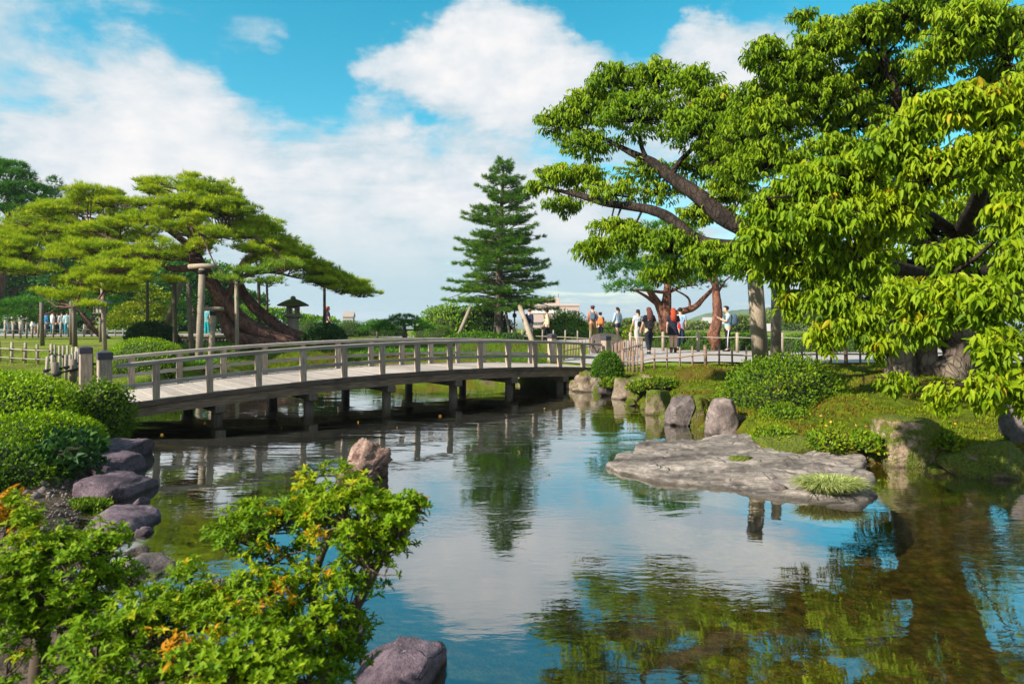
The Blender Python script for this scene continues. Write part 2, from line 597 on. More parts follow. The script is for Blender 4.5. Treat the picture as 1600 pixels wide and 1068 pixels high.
# ------------------------------------------------------------------ leaf scattering
T_DIAMOND = (np.array([(0, 0, 0), (.45, .5, .06), (1, 0, -.05), (.45, -.5, .06)]), np.array([(0, 2, 1), (0, 3, 2)]))
T_LEAF = (np.array([(0, 0, 0), (.33, .46, .10), (.33, -.46, .10), (.42, 0, 0), (.70, .34, .02), (.70, -.34, .02), (1, 0, -.26)]),
          np.array([(0, 3, 1), (0, 2, 3), (1, 3, 4), (3, 2, 5), (3, 6, 4), (3, 5, 6)]))
T_BLADE = (np.array([(0, .5, 0), (0, -.5, 0), (.55, .36, .06), (.55, -.36, .06), (1, 0, -.08)]), np.array([(0, 1, 3), (0, 3, 2), (2, 3, 4)]))
T_NEEDLE = (np.array([(0, .5, 0), (0, -.5, 0), (1, 0, 0)]), np.array([(0, 1, 2)]))


def unit(a):
    return a / np.maximum(np.linalg.norm(a, axis=-1, keepdims=True), 1e-9)


def scatter(name, pos, dr, up, L, W, tmpl, mat, parent, tint):
    tv, tf = tmpl
    n = len(pos)
    dr = unit(np.asarray(dr, float))
    s = unit(np.cross(dr, up))
    nn = np.cross(s, dr)
    L = np.broadcast_to(np.asarray(L, float), (n,))
    W = np.broadcast_to(np.asarray(W, float), (n,))
    V = (pos[:, None, :] + dr[:, None, :] * (tv[None, :, 0:1] * L[:, None, None]) + s[:, None, :] * (tv[None, :, 1:2] * W[:, None, None])
         + nn[:, None, :] * (tv[None, :, 2:3] * L[:, None, None]))
    k = len(tv)
    T = (tf[None] + (np.arange(n) * k)[:, None, None]).reshape(-1, 3)
    me = np_mesh(name, V.reshape(-1, 3), T, mat, False, np.repeat(np.clip(tint, 0, 1), k))
    o = link(name, me, None, parent)
    return stuff(o)


def rand_dirs(n):
    return unit(rng.normal(size=(n, 3)))


def tufts(name, pos, axis, nb, L, W, mat, parent, tint, spread=.9, tmpl=T_NEEDLE):
    """needle tufts: nb blades fanning out round an axis at every position"""
    n = len(pos)
    p = np.repeat(pos, nb, 0)
    a = np.repeat(unit(axis), nb, 0)
    d = unit(a + rand_dirs(n * nb) * spread)
    Lr = np.repeat(np.broadcast_to(L, (n,)), nb) * rng.uniform(.7, 1.15, n * nb)
    return scatter(name, p, d, rand_dirs(n * nb), Lr, W, tmpl, mat, parent, np.repeat(tint, nb) + rng.normal(0, .07, n * nb))

# ================================================================== the pond outline and the ground
POND_PX = [(912, 610), (955, 626), (1000, 646), (1050, 664), (1105, 684), (1180, 704), (1260, 722), (1330, 730), (1420, 738), (1500, 746), (1600, 756)]
POND = [WP(*q) for q in POND_PX] + [(9.3, 7.6), (13, 6.5), (16, 3), (14, -1), (8, -2.0), (3, -1.2), (1.2, .6), (.5, 2.2), (-.1, 3.3)]
POND += [WP(690, 1075), WP(560, 1010)] + [(-1.5, 4.5)] + [WP(*q) for q in [(275, 905), (236, 845), (226, 800), (220, 735), (205, 690), (196, 656), (232, 628),
                                                            (285, 603), (330, 593), (420, 587), (540, 584), (650, 587), (760, 591), (850, 599), (898, 606)]]
POLY = np.array(POND)


def sdist(x, y):
    """signed distance to the pond's edge, positive on land"""
    x = np.asarray(x, float).ravel()
    y = np.asarray(y, float).ravel()
    best = np.full(x.shape, 1e9)
    inside = np.zeros(x.shape, bool)
    n = len(POLY)
    for i in range(n):
        ax, ay = POLY[i]
        bx, by = POLY[(i + 1) % n]
        dx, dy = bx - ax, by - ay
        t = np.clip(((x - ax) * dx + (y - ay) * dy) / (dx * dx + dy * dy), 0, 1)
        best = np.minimum(best, np.hypot(x - ax - t * dx, y - ay - t * dy))
        c = ((ay > y) != (by > y))
        with np.errstate(divide='ignore', invalid='ignore'):
            xi = ax + (y - ay) * dx / (dy if dy != 0 else 1e-9)
        inside ^= c & (x < xi)
    return np.where(inside, -best, best)


def PZ(px, py, d):
    v = P(px, py, d)
    return (v.x, v.y, v.z)


CTRL = [(0, 0, .42), (-3, 3, .40), (-2.4, 5.2, .14), (-4.2, 6.5, .14), (-5.8, 9, .22), (-8, 10, .40), (-8.0, 12.6, .42), (-8.7, 14, .44), (-10, 13, .44), (-13, 15, .47),
        (-11, 18, .45), (-15, 19, .5), (-11.5, 21, .5), (-20, 26, .75), (-13, 25, .68), (-10.5, 24.6, .55), (-24, 38, .75), (-32, 48, .7), (-15, 36, .95),
        PZ(430, 536, 26), (-9, 28.2, 1.05), (-6.5, 26.5, .75), (-3.5, 26.5, .7), (-5, 30, .98), (0, 31, .85), PZ(780, 532, 35.5), (-.5, 26, .55), (2, 25, .55),
        PZ(855, 531, 36), PZ(965, 531, 35), (2.0, 21.2, .52), (3, 20.6, .52), (4.2, 23, .60), (4.8, 24, .65), (7, 25, .68), (8.5, 25.5, .68), (12, 24, .68),
        PZ(1018, 572, 18.8), (3.2, 18.6, .42), (5.2, 17.2, .76), (4.2, 15.5, .52), (3.4, 15.5, .30), (7.5, 15.4, .86), (10.5, 14.5, .92), (8.1, 13.0, .93), (10.5, 12.5, .92),
        (6.2, 12.4, .62), (4.7, 11.9, .34), (5.6, 10.6, .26), (7.8, 10.6, .45), (7.2, 9.6, .24), (9.5, 9.2, .40), (12, 9, .6), (14, 12, .9), (18, 18, .85), (6.5, 20, .70), (12, 19, .75),
        (5.0, 20.5, .66), (8, 31, .72), (14, 31, .7), (24, 32, .7), (24, 20, .8), (0, -6, .5), (-12, 0, .5), (8, -7, .5), (16, -5, .5), (20, 6, .6), (-20, 8, .5), (0, 45, .8), (20, 48, .6), (-16, 50, .8)]
CT = np.array(CTRL)


def ground_z(x, y):
    x = np.asarray(x, float).ravel()
    y = np.asarray(y, float).ravel()
    out = np.empty(x.shape)
    for i in range(0, len(x), 20000):
        xs, ys = x[i:i + 20000], y[i:i + 20000]
        d2 = (xs[:, None] - CT[None, :, 0]) ** 2 + (ys[:, None] - CT[None, :, 1]) ** 2 + .12
        wt = d2 ** -1.9
        out[i:i + 20000] = (wt * CT[None, :, 2]).sum(1) / wt.sum(1)
    s = sdist(x, y)
    near = (y < 19.5) & ((x > 1.5) | (y < 12.5))
    t = np.where(near, np.clip((s - .14) / .85, 0, 1), np.clip((s + .10) / .62, 0, 1))
    t = t * t * (3 - 2 * t)
    u = np.clip(-s / 2.2, 0, 1)
    bed = -.16 - .50 * u
    z = np.where(s > -.1, -.16 + (out + .16) * t, bed)
    far = np.clip((np.hypot(x, y - 15) - 58) / 90, 0, 1)
    far = far * far * (3 - 2 * far)
    return z - far * 32.0


def gz(x, y):
    return float(ground_z([x], [y])[0])


def lines(segs):
    out = [segs[0][0]]
    for a, b, st in segs:
        n = max(1, int(round((b - a) / st)))
        out += [a + (b - a) * (i + 1) / n for i in range(n)]
    return np.array(out)


def build_ground():
    xs = lines([(-9000, -2000, 1500), (-2000, -400, 250), (-400, -80, 35), (-80, -22, 3.5), (-22, -11, .7), (-11, 13, .17), (13, 24, .6), (24, 80, 3.5), (80, 400, 35), (400, 2000, 250), (2000, 9000, 1500)])
    ys = lines([(-300, -40, 40), (-40, -6, 4), (-6, 2, .5), (2, 24, .17), (24, 40, .5), (40, 90, 3), (90, 260, 16), (260, 1200, 120), (1200, 9000, 1200)])
    X, Y = np.meshgrid(xs, ys)
    x, y = X.ravel(), Y.ravel()
    z = ground_z(x, y)
    s = sdist(x, y)
    nz = np.array([noise.fractal(Vector((a * 1.3, b * 1.3, 0)), 1.0, 2.0, 4) if -24 < a < 26 and -6 < b < 45 else 0.0 for a, b in zip(x, y)])
    z = z + nz * .035 * np.clip((s - .2) / .6, 0, 1)
    # moss: the right bank; soil: near left bank; bed: under water
    right = np.clip((x - 1.5) / 1.0, 0, 1) * np.clip((19.6 - y - np.clip(x - 4, -9, 9) * .12) / 1.0, 0, 1)
    right = np.maximum(right, np.clip((y - 20.5) / 1.5, 0, 1) * np.clip((x + 10.5) / 1.5, 0, 1) * np.clip((2.6 - x) / 1.5, 0, 1) * np.clip((36 - y) / 3, 0, 1))
    soil = np.clip((-x - .2) / .6, 0, 1) * np.clip((11.8 - y) / 1.5, 0, 1)
    far = np.clip((np.hypot(x, y - 15) - 45) / 30, 0, 1)
    nx, ny = len(xs), len(ys)
    idx = np.arange(nx * ny).reshape(ny, nx)
    q = np.stack([idx[:-1, :-1], idx[:-1, 1:], idx[1:, 1:], idx[1:, :-1]], -1).reshape(-1, 4)
    m, w = new_mat('garden_ground')
    geo = w.n('ShaderNodeNewGeometry').outputs['Position']
    n1 = w.noise(geo, .8, 6, .62)
    n2 = w.noise(geo, 6, 6, .65)
    n3 = w.noise(geo, 40, 4, .6)
    lawn = w.mix(w.maprange(n1, .35, .65), (.15, .24, .012, 1), (.20, .215, .03, 1))
    lawn = w.mix(w.maprange(n3, .3, .7, 0, .4), lawn, (.09, .16, .01, 1))
    lawn = w.mix(w.maprange(w.noise(geo, .33, 4, .6), .47, .60, 0, .75), lawn, (.115, .095, .028, 1))
    mo = w.mix(w.maprange(n2, .34, .62), (.105, .145, .004, 1), (.055, .075, .004, 1))
    mo = w.mix(w.maprange(n1, .46, .62, 0, .8), mo, (.10, .058, .012, 1))
    so = w.mix(w.maprange(n2, .35, .65), (.055, .038, .025, 1), (.11, .085, .06, 1))
    so = w.mix(w.maprange(n3, .6, .72, 0, .8), so, (.2, .17, .14, 1))
    bd = w.mix(w.maprange(n2, .36, .62), (.130, .098, .026, 1), (.048, .048, .012, 1))
    bd = w.mix(w.maprange(w.noise(geo, 3.1, 7, .75), .49, .6, 0, .9), bd, (.085, .105, .014, 1))
    bd = w.mix(w.maprange(n3, .62, .72, 0, .7), bd, (.17, .12, .055, 1))
    vo = w.n('ShaderNodeTexVoronoi', feature='F1')
    wv = w.n('ShaderNodeVectorMath', operation='MULTIPLY_ADD')
    w.link(w.noise(geo, 5, 3, .6, 0, 1), wv.inputs[0])
    wv.inputs[1].default_value = (.22, .22, .22)
    w.link(geo, wv.inputs[2])
    w.link(wv.outputs[0], vo.inputs['Vector'])
    vo.inputs['Scale'].default_value = 12.0
    vs = w.n('ShaderNodeSeparateColor')
    w.link(vo.outputs['Color'], vs.inputs[0])
    peb = w.m('ADD', w.maprange(vo.outputs['Distance'], .2, .7, .75, .35), w.m('ADD', w.m('MULTIPLY', vs.outputs[0], .45), w.m('MULTIPLY', w.noise(geo, 1.4, 4, .6), .35)))
    bd = w.mix(1.0, bd, w.comb(peb, peb, peb), 'MULTIPLY')
    a_d = w.n('ShaderNodeAttribute', attribute_name='depth_dim').outputs['Fac']
    bd = w.mix(w.m('MULTIPLY', a_d, .92), bd, (.008, .012, .014, 1))  # light lost in the deeper water, put into the bed colour as darkening
    a_r = w.n('ShaderNodeAttribute', attribute_name='moss').outputs['Fac']
    a_s = w.n('ShaderNodeAttribute', attribute_name='soil').outputs['Fac']
    a_f = w.n('ShaderNodeAttribute', attribute_name='far').outputs['Fac']
    a_b = w.n('ShaderNodeAttribute', attribute_name='bed').outputs['Fac']
    col = w.mix(a_r, lawn, mo)
    col = w.mix(a_s, col, so)
    col = w.mix(a_f, col, w.mix(w.noise(geo, .02, 5), (.05, .09, .03, 1), (.09, .12, .05, 1)))
    col = w.mix(a_b, col, bd)
    finish(w, col, .95, w.m('ADD', n2, w.m('MULTIPLY', n3, .5)), .8, .06, .1)
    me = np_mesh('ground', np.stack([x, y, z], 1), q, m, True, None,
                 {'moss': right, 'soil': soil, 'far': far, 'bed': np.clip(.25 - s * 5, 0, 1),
                  'depth_dim': np.clip((1.5 - x + (y - 4) * .18) / 1.6, 0, 1) * np.clip((-s - .5) / 1.2, 0, 1)})
    structure(link('ground', me))


build_ground()


def build_water():
    m, w = new_mat('pond_water')
    geo = w.n('ShaderNodeNewGeometry').outputs['Position']
    calm = w.maprange(w.noise(w.mapping(geo, (.5, 1.0, 1)), .55, 3, .5), .45, .66, .10, 1.0)
    fine = w.noise(w.mapping(geo, (2.0, 5.0, 1), rot=(0, 0, .2)), 3.0, 3, .5, .4)
    swell = w.noise(w.mapping(geo, (.8, 1.5, 1), rot=(0, 0, -.2)), 1.3, 3, .5, .3)
    sy = w.n('ShaderNodeSeparateXYZ')
    w.link(geo, sy.inputs[0])
    calm = w.m('MULTIPLY', calm, w.maprange(sy.outputs[1], 7, 13, 1.0, .45))
    mid = w.m('MULTIPLY', w.noise(w.mapping(geo, (.55, 2.4, 1), rot=(0, 0, .12)), 1.7, 2, .45, .3), w.m('MULTIPLY', w.maprange(sy.outputs[1], 6, 12, .15, 1.0), w.maprange(w.noise(w.mapping(geo, (.4, .8, 1)), .7, 2), .40, .62, .2, 1.0)))
    hgt = w.m('ADD', w.m('MULTIPLY', w.m('MULTIPLY', fine, calm), .009), w.m('ADD', w.m('MULTIPLY', mid, .020), w.m('MULTIPLY', swell, .009)))
    bp = w.n('ShaderNodeBump')
    bp.inputs['Strength'].default_value = 1.0
    bp.inputs['Distance'].default_value = .42
    w.link(hgt, bp.inputs['Height'])
    dt = w.n('ShaderNodeVectorMath', operation='DOT_PRODUCT')
    w.link(w.n('ShaderNodeNewGeometry').outputs['Incoming'], dt.inputs[0])
    w.link(bp.outputs[0], dt.inputs[1])
    graze = w.m('SUBTRACT', 1.0, w.m('ABSOLUTE', dt.outputs['Value']), clamp=True)
    refl = w.m('ADD', w.m('MULTIPLY', w.m('POWER', graze, 2.3), .87), .13)
    gl = w.n('ShaderNodeBsdfGlossy')
    gl.inputs['Roughness'].default_value = .012
    gl.inputs['Color'].default_value = (.97, 1, 1, 1)
    w.link(bp.outputs[0], gl.inputs['Normal'])
    tr = w.n('ShaderNodeBsdfTransparent')
    tr.inputs[0].default_value = (.86, .80, .58, 1)
    mx = w.n('ShaderNodeMixShader')
    w.link(refl, mx.inputs[0])
    w.link(tr.outputs[0], mx.inputs[1])
    w.link(gl.outputs[0], mx.inputs[2])
    o = w.n('ShaderNodeOutputMaterial')
    w.link(mx.outputs[0], o.inputs[0])
    v = [(-13, -4, 0), (17, -4, 0), (17, 27, 0), (-13, 27, 0)]
    structure(link('water', np_mesh('water', v, [[0, 1, 2, 3]], m)))


build_water()


def build_paths():
    m, w = new_mat('gravel_path')
    geo = w.n('ShaderNodeNewGeometry').outputs['Position']
    a = w.noise(geo, 1.1, 5)
    b = w.noise(geo, 60, 3)
    col = w.mix(a, (.30, .275, .265, 1), (.39, .36, .345, 1))
    col = w.mix(w.maprange(b, .4, .65, 0, .35), col, (.24, .22, .21, 1))
    finish(w, col, .95, b, .3, .01, .1)

    def strip(name, left, right, n=60, k=12):
        def along(poly, t):
            L = [0]
            for p, q in zip(poly, poly[1:]):
                L.append(L[-1] + math.dist(p, q))
            s = t * L[-1]
            for i in range(len(poly) - 1):
                if s <= L[i + 1] or i == len(poly) - 2:
                    u = (s - L[i]) / (L[i + 1] - L[i])
                    return (poly[i][0] + (poly[i + 1][0] - poly[i][0]) * u, poly[i][1] + (poly[i + 1][1] - poly[i][1]) * u)
        xs, ys = [], []
        for i in range(n + 1):
            a_, b_ = along(left, i / n), along(right, i / n)
            for j in range(k + 1):
                u = j / k
                xs.append(a_[0] + (b_[0] - a_[0]) * u)
                ys.append(a_[1] + (b_[1] - a_[1]) * u)
        z = ground_z(xs, ys) + .045
        idx = np.arange((n + 1) * (k + 1)).reshape(n + 1, k + 1)
        q = np.stack([idx[:-1, :-1], idx[:-1, 1:], idx[1:, 1:], idx[1:, :-1]], -1).reshape(-1, 4)
        structure(link(name, np_mesh(name, np.stack([xs, ys, z], 1), q, m, True)))
    strip('path', [(2.9, 20.5), (4.6, 20.3), (7.2, 19.0), (11, 18.2), (18, 18.5), (30, 21)], [(1.5, 22.2), (3.2, 24.4), (7.5, 27.0), (12, 27.4), (19, 27), (30, 28)])
    strip('path', [(1.6, 22.3), (3.0, 26), (3.5, 31), (1.5, 35), (-2.5, 38), (-12, 41)], [(4.4, 23.6), (6.5, 26.5), (7.5, 31), (6, 37.5), (0, 41.5), (-12, 44.5)])
    strip('path', [(-7.2, 11.7), (-9.5, 12.6), (-14, 15.6), (-22, 18.5), (-34, 20)], [(-8.8, 13.9), (-11.2, 15.6), (-15.2, 18.6), (-22, 21), (-34, 22.5)])
    strip('path', [(-40, 46), (-26, 45.5), (-16, 44.5), (-11, 41.8)], [(-40, 52), (-26, 51), (-16, 49), (-11, 45)])


build_paths()

# ================================================================== the arched bridge
BA, BB = Vector((-7.29, 12.0, 0)), Vector((2.81, 20.3, 0))
BAX = (BB - BA).normalized()
BLEN = (BB - BA).length
BPX = Vector((-BAX.y, BAX.x, 0))          # across, away from the camera
BW = 2.38


def deck_z(t):
    return .45 + .05 * t + 1.02 * t * (1 - t)


def bridge_pt(t, u, z):
    """t along 0..1, u metres across, z above water"""
    q = BA + BAX * (BLEN * t) + BPX * u
    return Vector((q.x, q.y, z))


def slope(t):
    return math.atan2((deck_z(t + .01) - deck_z(t - .01)), .02 * BLEN)


BROT = math.atan2(BAX.y, BAX.x)


def build_bridge():
    br = thing('arched_footbridge', 'long weathered grey timber footbridge with handrails arching across the pond', 'bridge', bridge_pt(0, 0, 0))
    br.rotation_euler = (0, 0, BROT)

    def loc(t, u, z):
        return Vector((t * BLEN, u, z))

    def member(name, t0, t1, u, dz, w, h, mat, n=26, parent=br):
        """a curved beam following the deck"""
        vs, fs = [], []
        for i in range(n + 1):
            t = t0 + (t1 - t0) * i / n
            for du, dh in ((-w / 2, -h / 2), (w / 2, -h / 2), (w / 2, h / 2 - .012), (w / 2 - .012, h / 2), (-w / 2 + .012, h / 2), (-w / 2, h / 2 - .012)):
                vs.append((t * BLEN, u + du, deck_z(t) + dz + dh))
        for i in range(n):
            for k in range(6):
                k2 = (k + 1) % 6
                fs.append((i * 6 + k, (i + 1) * 6 + k, (i + 1) * 6 + k2, i * 6 + k2))
        fs.append((0, 1, 2, 3, 4, 5))
        fs.append(tuple(n * 6 + k for k in (5, 4, 3, 2, 1, 0)))
        return MB().add(vs, fs).build(name, mat, parent)
    # planks
    npk = 47
    pitch = BLEN / npk
    pm = MB().box((0, 0, 0), (pitch - .012, BW + .26, .055), None, .006).mesh('plank', M['deck'])
    for i in range(npk):
        t = (i + .5) / npk
        o = link('plank', pm, None, br)
        o.location = loc(t, BW / 2, deck_z(t) - .0275 + rnd.uniform(-.004, .004))
        o.rotation_euler = (rnd.uniform(-.002, .002), -slope(t), rnd.uniform(-.004, .004))
    # edge boards and girders under each side
    for u, s in ((-.14, -1), (BW + .14, 1)):
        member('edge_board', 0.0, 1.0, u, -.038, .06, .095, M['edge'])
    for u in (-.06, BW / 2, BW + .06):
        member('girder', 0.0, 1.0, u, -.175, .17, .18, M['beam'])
    # posts and rails
    tp = [.060 + .0725 * k for k in range(13)]
    ph = .70
    pmesh = MB().box((0, 0, ph / 2), (.115, .115, ph), None, .008).mesh('railing_post', M['post'])
    for u in (0.0, BW):
        for t in tp:
            o = link('railing_post', pmesh, None, br)
            o.location = loc(t, u, deck_z(t) - .03)
        member('top_rail', .012, .988, u, .695, .135, .075, M['rail'])
        for a, b in zip([.012] + tp, tp + [.988]):      # the lower rail sits between the posts
            e = .0575 / BLEN
            member('lower_rail', a + (e if a > .02 else 0), b - (e if b < .98 else 0), u, .30, .06, .075, M['rail'], n=3)
    # end posts with dark caps
    em = MB().box((0, 0, .0), (.215, .215, 1.36), None, .012).mesh('end_post', M['post'])
    cm = MB()
    for z0, z1, a, b in ((.0, .095, .118, .118), (.095, .125, .118, .118), (.125, .16, .118, .025)):
        vs = [(sx * r, sy * r, z) for r, z in ((a, z0), (b, z1)) for sx, sy in ((-1, -1), (1, -1), (1, 1), (-1, 1))]
        cm.add(vs, [(0, 1, 5, 4), (1, 2, 6, 5), (2, 3, 7, 6), (3, 0, 4, 7), (4, 5, 6, 7), (3, 2, 1, 0)])
    capm = cm.mesh('post_cap', M['cap'])
    for t in (-.004, 1.004):
        for u in (-.02, BW + .02):
            o = link('end_post', em, None, br)
            zt = deck_z(min(max(t, 0), 1)) + .92
            o.location = loc(t, u, zt - .68)
            c = link('post_cap', capm, None, o)
            c.location = (0, 0, .60)
    # trestles: two piles and a cap beam whose ends show
    for k, t in enumerate([.145, .29, .435, .58, .72, .865]):
        zc = deck_z(t) - .268
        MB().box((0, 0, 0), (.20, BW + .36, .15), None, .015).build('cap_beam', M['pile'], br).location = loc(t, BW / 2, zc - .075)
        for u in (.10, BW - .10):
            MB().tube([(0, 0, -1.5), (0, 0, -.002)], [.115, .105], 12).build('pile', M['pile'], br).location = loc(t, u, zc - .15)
    # sills where the bridge lands
    for t in (-.012, 1.012):
        MB().box((0, 0, 0), (.3, BW + .5, .5), None, .02).build('abutment_sill', M['beam'], br).location = loc(t, BW / 2, deck_z(min(max(t, 0), 1)) - .27)


build_bridge()


# ================================================================== fences, props, lanterns
def picket_fence(name, label, pts, spacing, ph, pr, rails, mat, cat='fence', post_every=0, ties=False, group=None, tops=.04, raild=.022, railmat=None):
    """upright pickets on rails along a ground line"""
    root = thing(name, label, cat, (pts[0][0], pts[0][1], gz(*pts[0])), 0, group)
    o0 = Vector(root.location)
    seg = [math.dist(a, b) for a, b in zip(pts, pts[1:])]
    total = sum(seg)
    n = max(2, int(round(total / spacing)))
    pos = []
    for i in range(n + 1):
        s = total * i / n
        k = 0
        while k < len(seg) - 1 and s > seg[k]:
            s -= seg[k]
            k += 1
        u = s / seg[k]
        x = pts[k][0] + (pts[k + 1][0] - pts[k][0]) * u
        y = pts[k][1] + (pts[k + 1][1] - pts[k][1]) * u
        pos.append(Vector((x, y, gz(x, y))))
    pm = MB().tube([(0, 0, -.15), (0, 0, ph * .5), (0, 0, ph)], [pr, pr, pr * .95], 7).mesh('picket', mat)
    pm2 = MB().tube([(0, 0, -.15), (0, 0, ph * 1.0)], [pr * 1.9, pr * 1.8], 8).mesh('post', mat)
    for i, p in enumerate(pos):
        big = post_every and i % post_every == 0
        o = link('post' if big else 'picket', pm2 if big else pm, None, root)
        o.location = p - o0 + Vector((rnd.uniform(-.01, .01), rnd.uniform(-.01, .01), rnd.uniform(-tops, tops) * ph))
        o.rotation_euler = (rnd.uniform(-.025, .025), rnd.uniform(-.025, .025), rnd.uniform(0, 6))
    tm = MB().tube([(0, 0, -.03), (0, 0, .03)], [pr * 1.75, pr * 1.75], 8).mesh('tie', M['rope'])
    for rz in rails:
        rp = [p - o0 + Vector((0, -pr - raild * .6, rz)) for p in pos]
        MB().tube(rp, raild, 6).build('rail', railmat or mat, root)
        if ties:
            for p in pos:
                o = link('tie', tm, None, root)
                o.location = p - o0 + Vector((0, 0, rz))
                o.rotation_euler = (rnd.uniform(-.3, .3), rnd.uniform(-.3, .3), 0)
    return root


def at(px, d):
    return ((px - 800) * d / F, d)


# left of the bridge
picket_fence('rail_fence', 'pale pole fence with two rails and dark knots beside the lawn', [at(-60, 22.5), at(80, 21.3)], .62, .66, .045, (.16, .45), M['bamboo'], ties=True)
picket_fence('picket_fence', 'curving picket fence with dark knots left of the bridge end posts', [at(80, 21.2), at(118, 20.0), at(128, 18.5), at(108, 16.8), at(72, 15.6)], .34, .66, .036, (.34,), M['bamboo'], ties=True, raild=.018, railmat=M['rope'])
picket_fence('dark_stub_fence', 'short row of dark stub posts tied in front of the curving pickets', [at(141, 18.2), at(118, 16.4), at(86, 15.2)], 1.0, .58, .08, (.30,), M['propdark'], ties=True, railmat=M['rope'])
picket_fence('picket_fence', 'far low picket fence before the crowd on the left lawn', [at(-30, 41), at(30, 41.5), at(62, 43), at(100, 44), at(155, 45)], .42, .85, .06, (.50,), M['bamboo'])
picket_fence('rail_fence', 'thin far rail fence left of the dark round shrub', [at(155, 46), at(205, 46)], .6, .5, .04, (.4,), M['bamboo'])
# right of the bridge
picket_fence('picket_fence', 'close set brown pickets leading away from the near right bridge post', [(3.05, 20.55), at(975, 22.6), at(1003, 24.8)], .30, .66, .026, (.36,), M['brownpicket'])
picket_fence('picket_fence', 'brown pickets behind the far right bridge post', [(1.75, 22.6), at(905, 24.8), at(940, 27.5)], .45, .62, .028, (.34,), M['brownpicket'])
picket_fence('picket_fence', 'short brown picket run above the round bush by the bridge', [at(974, 19.2), at(1002, 18.5)], .17, .62, .024, (.30,), M['brownpicket'], post_every=3)
picket_fence('rail_fence', 'low brown post and rail fence along the mossy bank', [at(1004, 18.5), at(1110, 17.8), at(1250, 17.0), at(1420, 16.4), at(1600, 16.6)], .345, .56, .026, (.30,), M['brownpicket'], post_every=5)
picket_fence('rail_fence', 'low pale rail fence behind the walkers near the pink building', [at(800, 33.5), at(860, 32), at(922, 31)], .62, .62, .035, (.28,), M['bamboo'])


def rope_fence():
    root = thing('rope_fence', 'grey posts strung with one pale rope before the clipped hedges', 'fence', (*at(985, 26.3), gz(*at(985, 26.3))))
    o0 = Vector(root.location)
    pts = [at(985, 26.6), at(1036, 26.2), at(1091, 25.6), at(1152, 24.8), at(1222, 24.4), at(1300, 24.2)]
    tops = []
    pm = MB().tube([(0, 0, -.1), (0, 0, .80)], [.062, .058], 9).mesh('post', M['prop'])
    for p in pts:
        o = link('post', pm, None, root)
        o.location = Vector((p[0], p[1], gz(*p))) - o0
        tops.append(o.location + Vector((0, -.06, .62)))
    rp = []
    for a, b in zip(tops, tops[1:]):
        for k in range(5):
            u = k / 5
            rp.append(a.lerp(b, u) - Vector((0, 0, .12 * u * (1 - u))))
    MB().tube(rp + [tops[-1]], .012, 5).build('rope', M['ropepale'], root)


rope_fence()


def prop(label, base, top, r, bar=None, mat='prop', group=None, r2=None):
    """a timber prop holding up a bough; bar = length of the cross piece"""
    base, top = Vector(base), Vector(top)
    root = thing('tree_prop', label, 'tree prop', base, 0, group)
    ax = top - base
    MB().tube([(0, 0, 0) - ax.normalized() * .25 if False else -ax.normalized() * .25, ax * .5, ax], [r * 1.06, r, r2 or r * .92], 12).build('post', M[mat], root)
    if bar:
        b = MB().tube([(-bar / 2, -.01, 0), (0, 0, .02), (bar / 2, 0, .01)], [r * .72, r * .78, r * .72], 10).build('crossbar', M[mat], root)
        b.location = ax + Vector((0, 0, r * .7))
        b.rotation_euler = (0, 0, rnd.uniform(-.15, .15))
        MB().tube([(0, 0, -.07), (0, 0, .07)], [r * 1.12, r * 1.12], 10).build('binding', M['rope'], root).location = ax * .97
    return root


prop('tallest pale prop with a crossbar under the big pine bough', P(310, 592, 22.2), P(316, 420, 22.6), .115, .95)
prop('short pale prop with a crossbar under the leaning pine trunk', P(328, 592, 22.6), P(333, 486, 23.0), .098, .74)
prop('slim grey prop right in front of the leaning pine trunk', P(371, 562, 23.5), P(369, 436, 23.6), .068, None, 'prop')
prop('pale slim prop left of the round bright azalea', P(164, 550, 22.0), P(160, 442, 22.2), .07, None, 'prop')
prop('thin brown prop rising above the dark round shrub', P(230, 522, 28), P(231, 414, 28), .06, .55, 'propdark')
prop('dark upright prop crossed by a slanting one', P(274, 536, 26), P(272, 430, 26), .085, None, 'propdark')
prop('grey slanting prop crossing the dark upright one', P(256, 520, 29), P(287, 432, 28.5), .13, None, 'prop')
prop('dark prop between the slanting one and the tallest prop', P(300, 560, 24), P(294, 440, 24.2), .085, None, 'propdark')
prop('dark prop standing left on the mound before the crowd', P(66, 535, 30), P(65, 472, 30), .09, None, 'propdark')
prop('stout dark prop of the pair on the mound', P(117, 537, 29.5), P(115, 470, 29.5), .10, None, 'propdark')
prop('thinner dark prop of the pair on the mound', P(111, 530, 31), P(111, 470, 31), .07, None, 'propdark')
prop('thin dark prop left of the stone lantern', P(405, 495, 29), P(404, 432, 29), .07, None, 'propdark')
prop('very thin dark prop nearest the stone lantern', P(418, 500, 29), P(417, 440, 29), .05, None, 'propdark')
prop('thin dark prop right of the stone lantern', P(507, 508, 29), P(507, 425, 29), .06, None, 'propdark')
prop('pale prop leaning to the right against the spruce', P(718, 520, 34), P(735, 480, 34.6), .10, None)
prop('pale prop leaning left against the spruce above the bridge rail', P(832, 534, 32), P(812, 478, 34), .13, None)
prop('dark slanting prop close to the spruce trunk', P(797, 524, 35.2), P(789, 480, 35.4), .08, None, 'propdark')
prop('thick pale prop under the cherry boughs, slightly leaning', P(1190, 585, 16.0), P(1179, 425, 15.4), .185, None)
prop('thick straight prop beside the leaning one under the cherry', P(1212, 585, 16.6), P(1213, 440, 16.2), .125, None)


